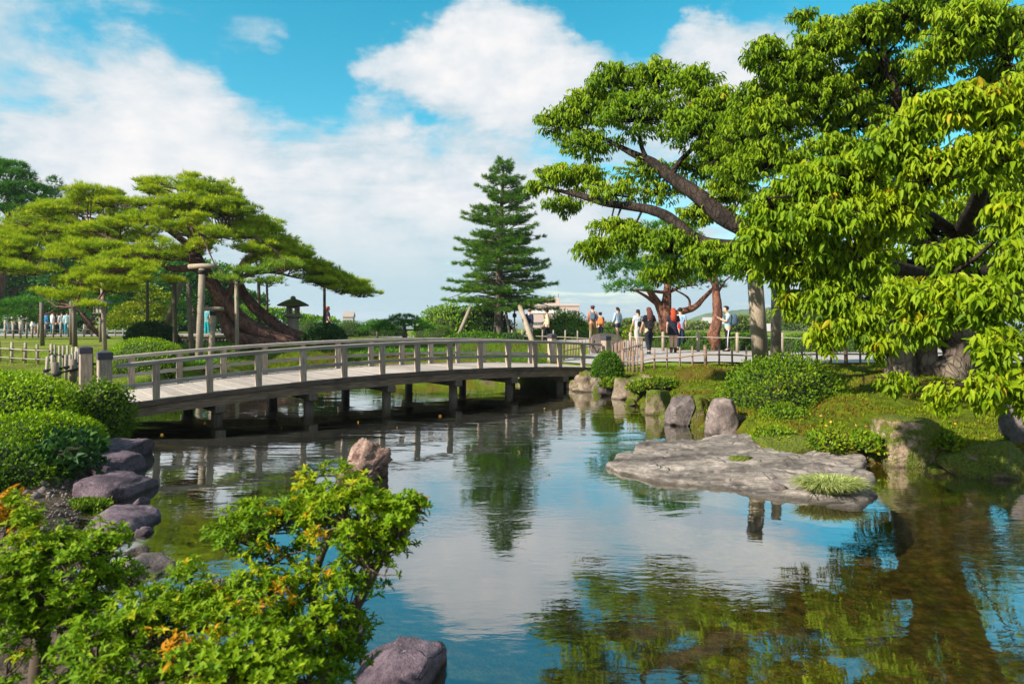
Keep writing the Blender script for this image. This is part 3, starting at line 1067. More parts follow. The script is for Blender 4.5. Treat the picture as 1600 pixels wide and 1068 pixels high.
def stone_lantern():
    b = P(458, 524, 27)
    root = thing('stone_lantern', 'old stone lantern with a broad mossy roof beside the pine', 'stone lantern', (b.x, b.y, b.z - .3))
    MB().lathe([(.30, -.1), (.30, .30), (.27, .33), (.265, 1.12), (.24, 1.16)], 12).build('shaft', M['stone'], root)
    MB().lathe([(.26, 1.162), (.42, 1.25), (.44, 1.31), (.40, 1.345)], 12).build('platform', M['stone'], root)
    mb = MB()
    for sx, sy in ((-1, -1), (1, -1), (1, 1), (-1, 1)):
        mb.box((sx * .19, sy * .19, 1.53), (.11, .11, .365), None, .01)
    mb.box((0, 0, 1.365), (.48, .48, .04))
    for a in range(4):
        mm = Matrix.Rotation(a * math.pi / 2, 3, 'Z')
        mb.box(mm @ Vector((0, -.19, 1.67)), (.27, .10, .08), mm)
    mb.build('light_chamber', M['stone'], root)
    MB().lathe([(.30, 1.71), (.72, 1.74), (.74, 1.79), (.55, 1.90), (.30, 2.02), (.12, 2.08)], 12, smooth=False).build('roof', M['rmossy2'], root)
    MB().lathe([(.11, 2.075), (.14, 2.12), (.10, 2.18), (.03, 2.22)], 10).build('finial', M['stone'], root)
    root.scale = (.86, .86, .86)


stone_lantern()


def lantern_post():
    b = P(157, 532, 33)
    root = thing('wooden_lantern', 'dark wooden lantern on a post left of the bridge', 'lantern', (b.x, b.y, gz(b.x, b.y)))
    z = P(157, 489, 33).z - root.location.z
    MB().tube([(0, 0, -.1), (0, 0, z)], .075, 8).build('post', M['propdark'], root)
    f = MB()
    for sx, sy in ((-1, -1), (1, -1), (1, 1), (-1, 1)):
        f.box((sx * .2, sy * .2, z + .22), (.045, .045, .5))
    f.box((0, 0, z), (.5, .5, .05))
    f.box((0, 0, z + .47), (.5, .5, .04))
    for a in range(4):
        mm = Matrix.Rotation(a * math.pi / 2, 3, 'Z')
        f.box(mm @ Vector((0, -.2, z + .22)), (.015, .02, .45), mm)
    f.build('frame', M['propdark'], root)
    MB().box((0, 0, z + .235), (.36, .36, .41)).build('paper_panel', plain_mat('lantern_paper', (.40, .38, .33), .8, .1), root)
    r = MB()
    r.add([(-.42, -.42, z + .49), (.42, -.42, z + .49), (.42, .42, z + .49), (-.42, .42, z + .49), (-.12, -.12, z + .70), (.12, -.12, z + .70), (.12, .12, z + .70), (-.12, .12, z + .70)],
          [(0, 1, 5, 4), (1, 2, 6, 5), (2, 3, 7, 6), (3, 0, 4, 7), (4, 5, 6, 7), (3, 2, 1, 0)])
    r.build('roof', M['cap'], root)


lantern_post()


def low_bridge():
    """the dark low bridge with pale joist ends behind the props"""
    a, b = P(274, 523, 31), P(360, 523, 31)
    root = thing('low_bridge', 'low dark footbridge with a row of pale joist ends behind the props', 'bridge', (a.x, a.y, a.z))
    L = b.x - a.x
    MB().box((L / 2, .8, -.03), (L, 2.2, .09), None, .01).build('deck', M['rail'], root)
    MB().box((L / 2, -.16, -.27), (L, .16, .36), None, .01).build('fascia', M['rdark'], root)
    jm = MB().box((0, 0, 0), (.07, .05, .08)).mesh('joist_end', M['bamboo'])
    n = 15
    for i in range(n):
        o = link('joist_end', jm, None, root)
        o.location = (.12 + (L - .24) * i / (n - 1), -.262, -.23)
    MB().box((L * .35, -.05, -.62), (L * .8, .3, .28), None, .02).build('footing', M['rgrey'], root)


low_bridge()


# ================================================================== rocks
def rock_mesh(name, rx, ry, rz, seed, mat, cuts=18, rough=.12, sub=4, flat=0.0, layers=0.0, taper=0.0, boxy=1.0, dmin=.56):
    r = random.Random(seed)
    bm = bmesh.new()
    bmesh.ops.create_icosphere(bm, subdivisions=sub, radius=1)
    V = np.array([v.co[:] for v in bm.verts])
    T = np.array([[v.index for v in f.verts] for f in bm.faces])
    bm.free()
    if boxy != 1.0:
        V = np.sign(V) * np.abs(V) ** boxy
        V = V / (np.abs(V) ** 6).sum(1, keepdims=True) ** (1 / 12)
    for _ in range(cuts):
        n = np.array([r.gauss(0, 1), r.gauss(0, 1), r.gauss(0, .8)])
        n /= np.linalg.norm(n)
        d = r.uniform(dmin, .94)
        e = V @ n
        e = e - d * e.max()
        V = V - np.clip(e, 0, None)[:, None] * n[None] * .97
    off = Vector((seed * 3.7, seed * 1.3, seed * 2.1))
    N = unit(V)
    disp = np.array([noise.fractal(Vector(v) * 1.6 + off, .9, 2.1, 6) + .35 * noise.fractal(Vector(v) * 5.2 + off, .8, 2.1, 3) for v in V])
    ridg = np.array([abs(noise.noise(Vector(v) * 3.3 + off)) for v in V])
    V = V + N * (disp * rough - ridg * rough * .8)[:, None]
    if layers:
        for k in range(3):
            q = V[:, 2] + .25 * V[:, 0] + .1 * disp
            V[:, 2] += layers * np.sin(q * (9 + 5 * k)) / (k + 1)
    V = V / np.abs(V).max(0)
    if taper:
        V[:, :2] *= (1 - taper * (V[:, 2:3] * .5 + .5))
        V[:, 0] += .25 * taper * V[:, 2]
    if flat:
        top = V[:, 2] > flat
        V[top, 2] = flat + (V[top, 2] - flat) * .3
    V = V * np.array([rx, ry, rz])
    return np_mesh(name, V, T, M[mat], sub < 5)


def rock(label, px, ytop, d, wpx, seed, mat, ry=None, zb=-.22, taper=0.0, boxy=.85, tilt=0.0, cat='rock', rough=.12, cuts=18, rot=0, name='shore_rock', group=None):
    top = P(px, ytop, d)
    rx = wpx / 2 * d / F
    rz = (top.z - zb) / 2
    o = link(name, rock_mesh(name, rx, ry or rx * .9, rz, seed, mat, cuts, rough, taper=taper, boxy=boxy, dmin=.56 if boxy > .5 else .74))
    o.location = (top.x, top.y, (top.z + zb) / 2)
    o.rotation_euler = (0, tilt, rot)
    return tag(o, label, cat, group)


# right bank, from the bridge on
rock('tan rock right below the round bush at the bridge end', 916, 577, 18.5, 46, 11, 'rtan', rough=.16)
rock('small grey slanted rock left of the whitish rock', 949, 587, 17.5, 34, 12, 'rgrey', tilt=-.35)
rock('upright tan rock between the slanted grey and whitish rocks', 972, 588, 16.7, 36, 13, 'rtan')
rock('whitish rock set highest on the bank by the bridge', 1001, 581, 17.0, 54, 14, 'rtan', zb=.1)
rock('tiny tan rock low at the water before the mossy boulder', 992, 609, 16.0, 24, 15, 'rmoss')
rock('tall mossy tan boulder left of the split grey one', 1024, 607, 14.1, 54, 16, 'rmoss', rough=.10)
rock('grey rock leaning on a mossy boulder at the waterline', 1062, 614, 12.7, 42, 17, 'rgrey', tilt=.25)
rock('dark mossy boulder against the leaning grey rock', 1087, 618, 12.75, 52, 18, 'rmossy2')
rock('tall smooth grey standing rock left of the big bush', 1128, 619, 11.65, 52, 19, 'rgreywarm', rough=.09, cuts=12, tilt=.12, taper=.2)
rock('small tan rock tucked under the big bush', 1165, 646, 11.8, 38, 20, 'rtan')
rock('small flat stone in the water by the flat slab', 1155, 677, 11.3, 34, 21, 'rgrey', ry=.12, zb=-.06)
rock('low moss covered mound stone below the big bush', 1242, 670, 10.0, 124, 22, 'rmossy2', boxy=.6, ry=.36)
rock('longer moss covered edging stone left of the big boulder', 1330, 678, 9.75, 122, 23, 'rmossy2', boxy=.6, ry=.34)
rock('squat mossy stone wedged between the standing rock and the bush', 1182, 662, 11.45, 40, 61, 'rtanmoss')
rock('low tan stone in front of the leaning grey rock', 1045, 641, 13.2, 34, 62, 'rtan')
rock('small grey stone below the whitish rock at the waterline', 985, 622, 15.5, 26, 63, 'rtanmoss')
rock('low mossy stone joining the big boulder and the long edging stone', 1372, 694, 9.55, 46, 64, 'rtanmoss')
rock('mossy stone filling the gap between the two right boulders', 1476, 700, 9.1, 52, 65, 'rtanmoss')
for px, py, d, wd, sd_, mt, lb in [(936, 600, 17.9, 30, 81, 'rmossy2', 'mossy stone between the bridge end rock and the slanted grey one'), (1010, 628, 14.9, 30, 82, 'rmoss', 'small mossy stone left of the tall mossy tan boulder'),
                                   (1052, 652, 13.1, 30, 83, 'rmossy2', 'low dark mossy stone at the foot of the tall mossy boulder'), (1104, 664, 12.1, 30, 84, 'rmoss', 'low mossy stone left of the standing grey rock'),
                                   (1206, 696, 10.5, 46, 85, 'rmossy2', 'low green stone at the water below the bush, left of the edging stones'), (1288, 704, 9.85, 44, 86, 'rmoss', 'low mossy stone between the two edging stones'),
                                   (1392, 712, 9.35, 40, 87, 'rmossy2', 'low green stone at the left foot of the big boulder'), (1470, 722, 8.95, 46, 88, 'rmoss', 'low mossy stone at the right foot of the big boulder'),
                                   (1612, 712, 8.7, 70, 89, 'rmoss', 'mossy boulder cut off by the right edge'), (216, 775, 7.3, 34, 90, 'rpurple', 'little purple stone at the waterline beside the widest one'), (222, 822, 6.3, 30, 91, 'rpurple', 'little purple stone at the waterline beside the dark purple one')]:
    rock(lb, px, py, d, wd, sd_, mt, boxy=.7)
rock('little tan stone by the bridge sill', 898, 592, 18.9, 26, 66, 'rtan')
rock('big tan boulder with moss on its crown at the water', 1421, 648, 9.45, 106, 124, 'rtanmoss', boxy=.45, ry=.42, rough=.08, cuts=12)
rock('wide dark mossy boulder nearest the right edge', 1543, 684, 8.75, 140, 25, 'rmoss', rough=.13, boxy=.6)
rock('grey rock half hidden behind the lowest cherry leaves', 1598, 622, 9.6, 62, 26, 'rgrey', zb=.2)
rock('big dark domed stone behind the right bridge post', 948, 520, 26.5, 56, 27, 'rdark', ry=.55, zb=.45, rough=.06, cuts=6)
# stones of the left bank
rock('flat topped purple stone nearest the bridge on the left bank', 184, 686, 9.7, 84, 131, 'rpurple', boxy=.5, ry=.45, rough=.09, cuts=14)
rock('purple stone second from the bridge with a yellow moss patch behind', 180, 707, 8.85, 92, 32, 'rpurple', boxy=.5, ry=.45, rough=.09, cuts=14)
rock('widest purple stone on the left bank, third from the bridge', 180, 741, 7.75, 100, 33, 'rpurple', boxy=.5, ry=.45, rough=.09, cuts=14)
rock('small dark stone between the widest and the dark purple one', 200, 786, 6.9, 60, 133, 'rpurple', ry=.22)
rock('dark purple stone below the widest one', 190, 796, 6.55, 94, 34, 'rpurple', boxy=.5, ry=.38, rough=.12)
rock('small bluish stone above the pale cracked stone', 212, 846, 5.85, 54, 35, 'rgrey', ry=.2)
rock('pale cracked stone at the waterline behind the azalea', 238, 864, 5.4, 96, 36, 'rgrey', ry=.3, rough=.16)
rock('low stone half hidden behind the azalea branch', 325, 912, 4.95, 95, 37, 'rgrey', ry=.24, rough=.12)
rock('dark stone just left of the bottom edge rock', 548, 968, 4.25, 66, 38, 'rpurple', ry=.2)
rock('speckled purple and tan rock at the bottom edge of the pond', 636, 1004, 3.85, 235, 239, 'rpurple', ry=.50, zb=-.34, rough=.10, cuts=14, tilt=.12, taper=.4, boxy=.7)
rock('rough reddish rock standing alone in open water', 574, 682, 8.5, 128, 43, 'rred', ry=.36, rough=.30, cuts=26, taper=.6, name='pond_rock')

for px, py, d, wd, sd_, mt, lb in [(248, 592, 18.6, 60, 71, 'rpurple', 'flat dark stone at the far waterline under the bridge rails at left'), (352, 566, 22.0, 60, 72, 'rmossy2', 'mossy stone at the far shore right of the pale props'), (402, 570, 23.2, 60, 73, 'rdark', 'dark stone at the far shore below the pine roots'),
                                   (455, 572, 23.6, 56, 74, 'rgrey', 'grey stone at the far shore right of the pine roots'), (505, 574, 24.0, 46, 75, 'rmoss', 'small mossy stone at the far shore left of the iris clumps'), (770, 572, 22.6, 60, 76, 'rmoss', 'brown mossy stone at the far shore behind the bridge crown'),
                                   (826, 578, 21.6, 56, 77, 'rtan', 'tan stone at the far shore near the right end of the bridge')]:
    rock(lb, px, py, d, wd, sd_, mt, ry=.45)


def flat_rock():
    out = [(952, 727), (985, 708), (1012, 694), (1080, 688), (1142, 684), (1200, 692), (1262, 708), (1342, 717), (1362, 745), (1364, 778), (1345, 792), (1290, 790),
           (1215, 780), (1150, 766), (1075, 758), (1020, 748), (975, 738)]
    zt = .055
    pts = [((px - 800) * ((H - .02) * F / (py - HOR)) / F, (H - .02) * F / (py - HOR)) for px, py in out]
    pl = np.array(pts)
    xs = np.arange(pl[:, 0].min() - .2, pl[:, 0].max() + .2, .024)
    ys = np.arange(pl[:, 1].min() - .2, pl[:, 1].max() + .2, .030)
    X, Y = np.meshgrid(xs, ys)
    x, y = X.ravel(), Y.ravel()
    best = np.full(x.shape, 1e9)
    ins = np.zeros(x.shape, bool)
    for i in range(len(pl)):
        ax, ay = pl[i]
        bx, by = pl[(i + 1) % len(pl)]
        dx, dy = bx - ax, by - ay
        t = np.clip(((x - ax) * dx + (y - ay) * dy) / (dx * dx + dy * dy), 0, 1)
        best = np.minimum(best, np.hypot(x - ax - t * dx, y - ay - t * dy))
        c = ((ay > y) != (by > y))
        ins ^= c & (x < ax + (y - ay) * dx / (dy if dy else 1e-9))
    s = np.where(ins, best, -best)
    nz = np.array([noise.fractal(Vector((a * .9, b * 1.6, 3)), .8, 2.2, 6) for a, b in zip(x, y)])
    rg = np.array([noise.ridged_multi_fractal(Vector((a * 1.1 + b * .5, b * 2.2 - a * .6, 9)), 1.0, 2.1, 4, 1.0, 2.0) for a, b in zip(x, y)])
    s2 = s + nz * .09

    def step(f, a, b):
        t = np.clip((f - a) / (b - a), 0, 1)
        return t * t * (3 - 2 * t)
    z = -.16 + .19 * step(s2, -.10, .03)
    fine = np.array([noise.fractal(Vector((a * 3.1 + b, b * 7.0 - a * 2.5, 1)), .9, 2.2, 5) for a, b in zip(x, y)])
    f = s * .55 + (y - y.min()) * .09 + nz * .22 + fine * .05
    for k, (c0, hh) in enumerate([(.10, .020), (.20, .016), (.31, .024), (.42, .014), (.52, .022), (.66, .02), (.80, .016)]):
        z = z + hh * step(f + .03 * np.sin(x * (5 + k) + k), c0, c0 + .012)
    z = z + np.where(s2 > 0, fine * .012 + nz * .02 - np.clip(rg - 1.1, 0, 1) * .05, 0)
    nx, ny = len(xs), len(ys)
    idx = np.arange(nx * ny).reshape(ny, nx)
    qd = np.stack([idx[:-1, :-1], idx[:-1, 1:], idx[1:, 1:], idx[1:, :-1]], -1).reshape(-1, 4)
    keep = (s2[qd] > -.14).any(1)
    o = link('flat_rock', np_mesh('flat_rock', np.stack([x, y, z], 1), qd[keep], M['rflat'], False))
    tag(o, 'wide flat grey ledge of layered rock lying in the pond', 'rock')
    # a moss cushion in a hollow of the ledge
    c = P(1158, 737, 8.9)
    n = 500
    a = rng.normal(size=(n, 2)) * np.array([.10, .05])
    pz = np.stack([c.x + a[:, 0], c.y + a[:, 1] - a[:, 0] * .5, np.full(n, .165) - (a ** 2).sum(1)], 1)
    tag(link('moss_cushion', rock_mesh('moss_cushion', .2, .1, .05, 5, 'rmossy2', 3, .1, 3)), 'small bright moss cushion on the flat ledge', 'moss').location = (c.x, c.y, .15)
    # a small round stone at the ledge's front edge
    tag(link('pebble', rock_mesh('pebble', .095, .08, .10, 8, 'rgrey', 4, .05, 3)), 'small rounded grey stone at the front of the flat ledge', 'stone').location = tuple(P(1217, 772, 7.75).xy) + (.05,)


flat_rock()


def grass_tuft(label, c, rad, n, L, mat, up=.9, name='grass_tuft', W=.008):
    root = thing(name, label, 'grass', c)
    a = rng.uniform(0, 2 * math.pi, n)
    r = rad * np.sqrt(rng.uniform(0, 1, n))
    pos = np.stack([r * np.cos(a) * 1.25, r * np.sin(a) * .7, np.zeros(n)], 1)
    k = r / rad
    d = np.stack([np.cos(a) * (k * 1.1 + .15), np.sin(a) * (k * 1.1 + .15), np.full(n, up)], 1) + rng.normal(0, .22, (n, 3))
    d = unit(d)
    Ls = L * rng.uniform(.6, 1.15, n)
    vs, T, tt = [], [], []
    seg = 5
    side = unit(np.cross(d, np.array([0, 0, 1.0]) + rng.normal(0, .2, (n, 3))))
    V = np.zeros((n, (seg + 1) * 2, 3))
    for i in range(seg + 1):
        u = i / seg
        p = pos + d * (Ls * u)[:, None]
        p[:, 2] -= Ls * u ** 2.2 * .6
        p[:, :2] += d[:, :2] * (Ls * u * u * .35)[:, None]
        w = W * (1 - u ** 1.6) + .0006
        V[:, 2 * i] = p + side * w
        V[:, 2 * i + 1] = p - side * w
    f = np.array([(2 * i, 2 * i + 1, 2 * i + 3, 2 * i + 2) for i in range(seg)])
    F_ = (f[None] + (np.arange(n) * (seg + 1) * 2)[:, None, None]).reshape(-1, 4)
    me = np_mesh('blades', V.reshape(-1, 3), F_, M[mat], False, np.repeat(rng.uniform(0, 1, n), (seg + 1) * 2))
    stuff(link('blades', me, None, root))
    return root


g = P(1297, 778, 7.6)
grass_tuft('dense pale tuft of drooping grass at the flat ledge end', (g.x, g.y, .06), .22, 1700, .37, 'tuft', 2.3, W=.006)
g = P(700, 600, 24.5)
for k, (px, lab) in enumerate([(300, 'clump of iris blades at the far shore by the pale props'), (560, 'wide clump of iris blades seen between the middle rails'), (655, 'iris clump right of the wide one beyond the bridge'),
                               (690, 'rightmost iris clump beyond the bridge rails'), (610, 'tall iris clump between two others beyond the bridge')]):
    q = at(px, 24.2 if px > 400 else 21.5)
    grass_tuft(lab, (q[0], q[1], max(gz(*q), 0) - .02), .55, 260, .62, 'iris', 1.6, 'iris_clump', .014)


# ------------------------------------------------------------------ moss blades, fallen leaves and small ground cover
def ground_cover():
    n = 60000
    px = rng.uniform(880, 1720, n)
    d = 8.4 + 11.4 * rng.uniform(0, 1, n) ** 1.0
    x = (px - 800) * d / F
    y = d
    s = sdist(x, y)
    k = (s > .05) & (y < 19.3 - np.clip(x - 4, -9, 9) * .12) & (x > 1.6)
    x, y = x[k], y[k]
    z = ground_z(x, y)
    cl = np.array([noise.noise(Vector((a * 2.2, b * 2.2, 0))) for a, b in zip(x, y)])
    k = cl > -.25
    x, y, z, cl = x[k], y[k], z[k], cl[k]
    m = len(x)
    pos = np.stack([x, y, z - .01], 1)
    dr = rng.normal(0, .55, (m, 3)) + np.array([0, 0, 1.0])
    br = np.array([noise.noise(Vector((a * .9, b * .9, 7))) for a, b in zip(x, y)])
    tint = np.clip(.5 + cl * .6 + rng.normal(0, .13, m), 0, .88)
    tint = np.where((br > .22) & (rng.uniform(size=m) < .75), 1.0, tint)
    scatter('moss', pos, dr, rand_dirs(m), rng.uniform(.035, .085, m), rng.uniform(.012, .03, m), T_DIAMOND, M['moss'], None, tint)
    # lawn blades of the left bank behind the bridge and round the fences
    n = 26000
    px = rng.uniform(-30, 330, n)
    d = rng.uniform(13.5, 27, n)
    x, y = (px - 800) * d / F, d
    k = sdist(x, y) > .05
    k &= ~((x < -7) & (y < 20.5 + (x + 14) * .0) & (np.abs((y - 12.8) - (-x - 8) * .52) < 1.55))
    x, y = x[k], y[k]
    m = len(x)
    scatter('grass', np.stack([x, y, ground_z(x, y) - .01], 1), rng.normal(0, .4, (m, 3)) + np.array([0, 0, 1.0]), rand_dirs(m), rng.uniform(.04, .09, m), .012, T_NEEDLE, M['grass'], None, rng.uniform(0, 1, m))
    # far shore behind the bridge
    n = 26000
    px = rng.uniform(280, 900, n)
    d = rng.uniform(21.5, 34, n)
    x, y = (px - 800) * d / F, d
    k = (sdist(x, y) > .02) & (x < 1.3)
    x, y = x[k], y[k]
    m = len(x)
    scatter('grass', np.stack([x, y, ground_z(x, y) - .01], 1), rng.normal(0, .45, (m, 3)) + np.array([0, 0, 1.0]), rand_dirs(m), rng.uniform(.08, .2, m), .02, T_NEEDLE, M['hedge'], None, rng.uniform(0, 1, m))
    # fallen leaves
    pts = []
    for px, py, d in [(1280, 655, 11.3), (1296, 662, 11), (1345, 655, 11.2), (1490, 655, 10.4), (1500, 678, 9.8), (1545, 682, 9.6), (1340, 668, 10.6), (1395, 622, 12), (1360, 600, 13), (1288, 668, 10.6), (1350, 664, 10.6)]:
        q = at(px, d)
        pts.append((q[0], q[1], gz(*q) + .05))
    for px, py in [(318, 661), (728, 619), (1400, 724), (250, 680), (905, 700), (812, 706), (858, 742), (560, 660), (690, 650), (440, 668), (620, 668), (850, 640)]:
        q = WP(px, py)
        pts.append((q[0], q[1], .012))
    pos = np.array(pts)
    m = len(pos)
    dr = rand_dirs(m) * np.array([1, 1, .12])
    scatter('fallen_leaves', pos, dr, np.array([0, 1.0, .001]) + rand_dirs(m) * .01 + np.array([0, 0, 0]), rng.uniform(.05, .085, m), rng.uniform(.025, .04, m), T_LEAF, M['fallen'], None, rng.uniform(0, 1, m))


ground_cover()


def soil_litter():
    # small stones and crumbs on the bare soil of the left bank, twigs among them
    n = 2600
    d = rng.uniform(4.2, 9.6, n)
    px = rng.uniform(-40, 250, n)
    x, y = (px - 800) * d / F, d
    k = sdist(x, y) > .25
    x, y = x[k], y[k]
    m = len(x)
    bm = bmesh.new()
    bmesh.ops.create_icosphere(bm, subdivisions=1, radius=1)
    V0 = np.array([v.co[:] for v in bm.verts])
    T0 = np.array([[v.index for v in f.verts] for f in bm.faces])
    bm.free()
    sc = rng.uniform(.006, .022, m) * (1 + (rng.uniform(size=m) < .04) * 1.6)
    dm = rng.uniform(.6, 1.3, (m, 1, 3))
    V = V0[None] * dm * sc[:, None, None] + np.stack([x, y, ground_z(x, y) + .004], 1)[:, None, :]
    T = (T0[None] + (np.arange(m) * len(V0))[:, None, None]).reshape(-1, 3)
    stuff(link('gravel', np_mesh('gravel', V.reshape(-1, 3), T, M['rgreywarm'], True)))


soil_litter()


# ================================================================== shrubs
def ell_points(n, rx, ry, rz, lump, seed, low=-.25, shell=(.86, 1.02)):
    d = rand_dirs(int(n * 1.8))
    d = d[d[:, 2] > low][:n]
    lp = np.array([noise.fractal(Vector(v) * 2.1 + Vector((seed, seed * 2, 0)), 1, 2, 3) for v in d])
    r = (1 + lump * lp) * rng.uniform(shell[0], shell[1], len(d))
    p = d * r[:, None] * np.array([rx, ry, rz])
    nrm = unit(d / np.array([rx, ry, rz]))
    return p, nrm, lp


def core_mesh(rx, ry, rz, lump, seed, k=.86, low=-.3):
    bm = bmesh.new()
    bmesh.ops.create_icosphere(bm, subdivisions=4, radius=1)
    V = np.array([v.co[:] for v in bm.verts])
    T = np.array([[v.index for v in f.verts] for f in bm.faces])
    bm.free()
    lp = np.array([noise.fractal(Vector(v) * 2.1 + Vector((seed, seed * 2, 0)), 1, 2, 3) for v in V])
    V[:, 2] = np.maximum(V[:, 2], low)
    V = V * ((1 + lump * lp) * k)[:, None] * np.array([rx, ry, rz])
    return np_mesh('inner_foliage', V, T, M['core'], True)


def shrub(label, c, rx, ry, rz, n, leaf, mat, lump=.06, seed=1, name='clipped_shrub', cat='shrub', tmpl=T_DIAMOND, low=-.25, group=None, wide=.55, out=.9, shell=(.86, 1.02), tshift=0.0, k=.86):
    root = thing(name, label, cat, c, 0, group)
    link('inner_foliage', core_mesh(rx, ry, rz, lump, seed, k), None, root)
    p, nrm, lp = ell_points(n, rx, ry, rz, lump, seed, low, shell)
    m = len(p)
    dr = nrm * out + rand_dirs(m) * .9 + np.array([0, 0, .3])
    tint = .5 + lp * .35 + rng.normal(0, .2, m) + tshift
    scatter('foliage', p, dr, rand_dirs(m) * .6 + nrm, rng.uniform(.7, 1.25, m) * leaf, leaf * wide, tmpl, M[mat], root, tint)
    return root


def sh(label, px, ytop, ybase, d, wpx, n, leaf, mat, depth=.9, **kw):
    """a dome from its top, base and width in the photograph"""
    t, b = P(px, ytop, d), P(px, ybase, d)
    rx = wpx / 2 * d / F
    hz = t.z - b.z
    low = kw.pop('lowk', .22)
    rz = hz / (1 + low)
    return shrub(label, (b.x, b.y, b.z + rz * low), rx, rx * depth, rz, n, leaf, mat, **kw)


sh('round bright green clipped azalea behind the left bridge end', 228, 527, 585, 19.6, 128, 9000, .05, 'clip', lump=.03, seed=2)
sh('small round bush at the right end of the bridge', 949, 549, 600, 17.6, 50, 4500, .045, 'hedge', lump=.07, seed=3, lowk=.6)
sh('big loose domed shrub overhanging the rocks of the right bank', 1222, 558, 672, 12.9, 186, 15000, .06, 'bush', lump=.16, seed=4, lowk=.35, shell=(.74, 1.07), tmpl=T_DIAMOND)
sh('lower spreading skirt of leaves below the big domed shrub', 1225, 632, 700, 11.6, 110, 3000, .055, 'bush', lump=.15, seed=5)
sh('dark low shrub in front of the low bridge', 238, 503, 536, 27, 78, 3500, .09, 'darkbush', lump=.12, seed=6, name='low_shrub')
sh('blue green juniper mound right of the pine roots', 508, 506, 536, 25, 64, 3500, .10, 'darkbush', lump=.18, seed=7, name='juniper', tshift=.15)
sh('dark clipped hedge dome right of the stone lantern', 485, 499, 530, 38, 62, 2500, .07, 'hedge', lump=.05, seed=8)
sh('clipped hedge dome behind the juniper mound', 545, 500, 527, 41, 66, 2600, .07, 'hedge', lump=.05, seed=9)
sh('widest clipped hedge dome in the middle distance', 595, 499, 526, 42, 84, 3200, .07, 'hedge', lump=.04, seed=10)
sh('clipped dome with a brown bare front before the spruce', 688, 508, 533, 34, 52, 2600, .06, 'hedge', lump=.04, seed=11, tshift=.2)
sh('clipped dome half hidden behind the brown fronted one', 672, 503, 528, 37, 52, 2000, .06, 'hedge', lump=.04, seed=12)
sh('tall rounded bush with bright needles left of the spruce', 706, 476, 528, 38, 110, 5000, .16, 'spruce', lump=.28, seed=13, name='bush', shell=(.7, 1.08), tshift=.35)
sh('dark bush behind the spruce trunk', 757, 482, 530, 38, 92, 3600, .15, 'darkbush', lump=.2, seed=14, name='bush')
sh('grassy mound of ground cover at the foot of the spruce', 745, 519, 537, 33.5, 110, 2500, .12, 'hedge', lump=.12, seed=15, name='ground_shrub')
sh('lower dark ground cover right of the spruce foot', 800, 521, 537, 33.5, 70, 1800, .12, 'darkbush', lump=.15, seed=16, name='ground_shrub', tshift=.2)
sh('feathery bright pine bush before the pink building', 886, 491, 524, 38, 66, 2600, .22, 'spruce', lump=.3, seed=17, name='bush', shell=(.6, 1.15), tshift=.45, wide=.3)
sh('long low clipped hedge beneath the feathery pine bush', 880, 508, 533, 36.5, 96, 2600, .09, 'hedge', lump=.05, seed=18, tshift=.25)
sh('clipped hedge left of the beige jacket walker', 838, 513, 533, 38, 50, 1500, .09, 'hedge', lump=.08, seed=118, tshift=.2)
sh('clipped hedge behind the pale shirted walker with shorts', 962, 512, 538, 36.5, 112, 2600, .09, 'hedge', lump=.05, seed=19, tshift=.1)
sh('clipped hedge block left of the leaning red trunk', 1092, 519, 552, 27.5, 96, 3600, .07, 'hedge', lump=.05, seed=20)
sh('clipped hedge block behind the man with the navy backpack', 1170, 519, 552, 27, 96, 3600, .07, 'hedge', lump=.05, seed=21)
sh('clipped hedge block right of the cherry props', 1250, 522, 554, 26, 92, 3200, .07, 'hedge', lump=.05, seed=22)
sh('hedge block under the low cherry boughs', 1335, 520, 556, 26, 110, 3000, .08, 'hedge', lump=.06, seed=23)
sh('green clipped mound between the walkers by the pine trunk', 1040, 512, 552, 29, 60, 2200, .07, 'hedge', lump=.06, seed=24, tshift=.15)
sh('yellowish low bush behind the row of walkers', 1000, 506, 540, 34, 60, 1500, .12, 'yellowtree', lump=.2, seed=25, name='bush')
# the left bank's shrubs
shrub('large clipped azalea mound with bright top on the left bank', P(-8, 668, 9.9), 1.26, 1.2, .82, 15000, .055, 'clip', lump=.08, seed=31, low=-.5, shell=(.82, 1.04), group=None)
shrub('middle azalea mound just below the large bright one', P(50, 692, 9.0), .86, .7, .40, 10000, .050, 'clip', lump=.13, seed=32, low=-.6, shell=(.78, 1.06), tshift=-.12)
shrub('shaggy dark green shrub trailing beside the bridge end post', P(160, 652, 10.6), .42, .5, .55, 3800, .06, 'bush', lump=.2, seed=33, low=-.8, shell=(.75, 1.1), name='loose_shrub')
shrub('dark leafy shrub in the shade under the azalea mounds', P(-2, 752, 7.6), .66, .7, .42, 6500, .05, 'bush', lump=.22, seed=34, low=-.6, shell=(.72, 1.08), name='loose_shrub', tshift=-.2)
shrub('broad leaved dark plant among the left bank stones', P(105, 722, 8.0), .38, .36, .34, 420, .11, 'darkbush', lump=.3, seed=35, name='leafy_plant', tmpl=T_LEAF, tshift=.05, wide=.6, k=.6)
shrub('small cushion of dark moss like cover on the bare soil', P(132, 790, 7.2), .26, .2, .06, 1700, .035, 'bush', lump=.3, seed=36, name='ground_shrub')
shrub('small cushion of bright cover beside the pale cracked stone', P(190, 905, 5.4), .30, .24, .12, 1800, .03, 'clip', lump=.3, seed=37, name='ground_shrub', tshift=-.1)
shrub('yellow moss patch behind the second purple stone', P(150, 706, 9.1), .16, .12, .05, 500, .03, 'clip', lump=.3, seed=38, name='moss_patch', tshift=.4)
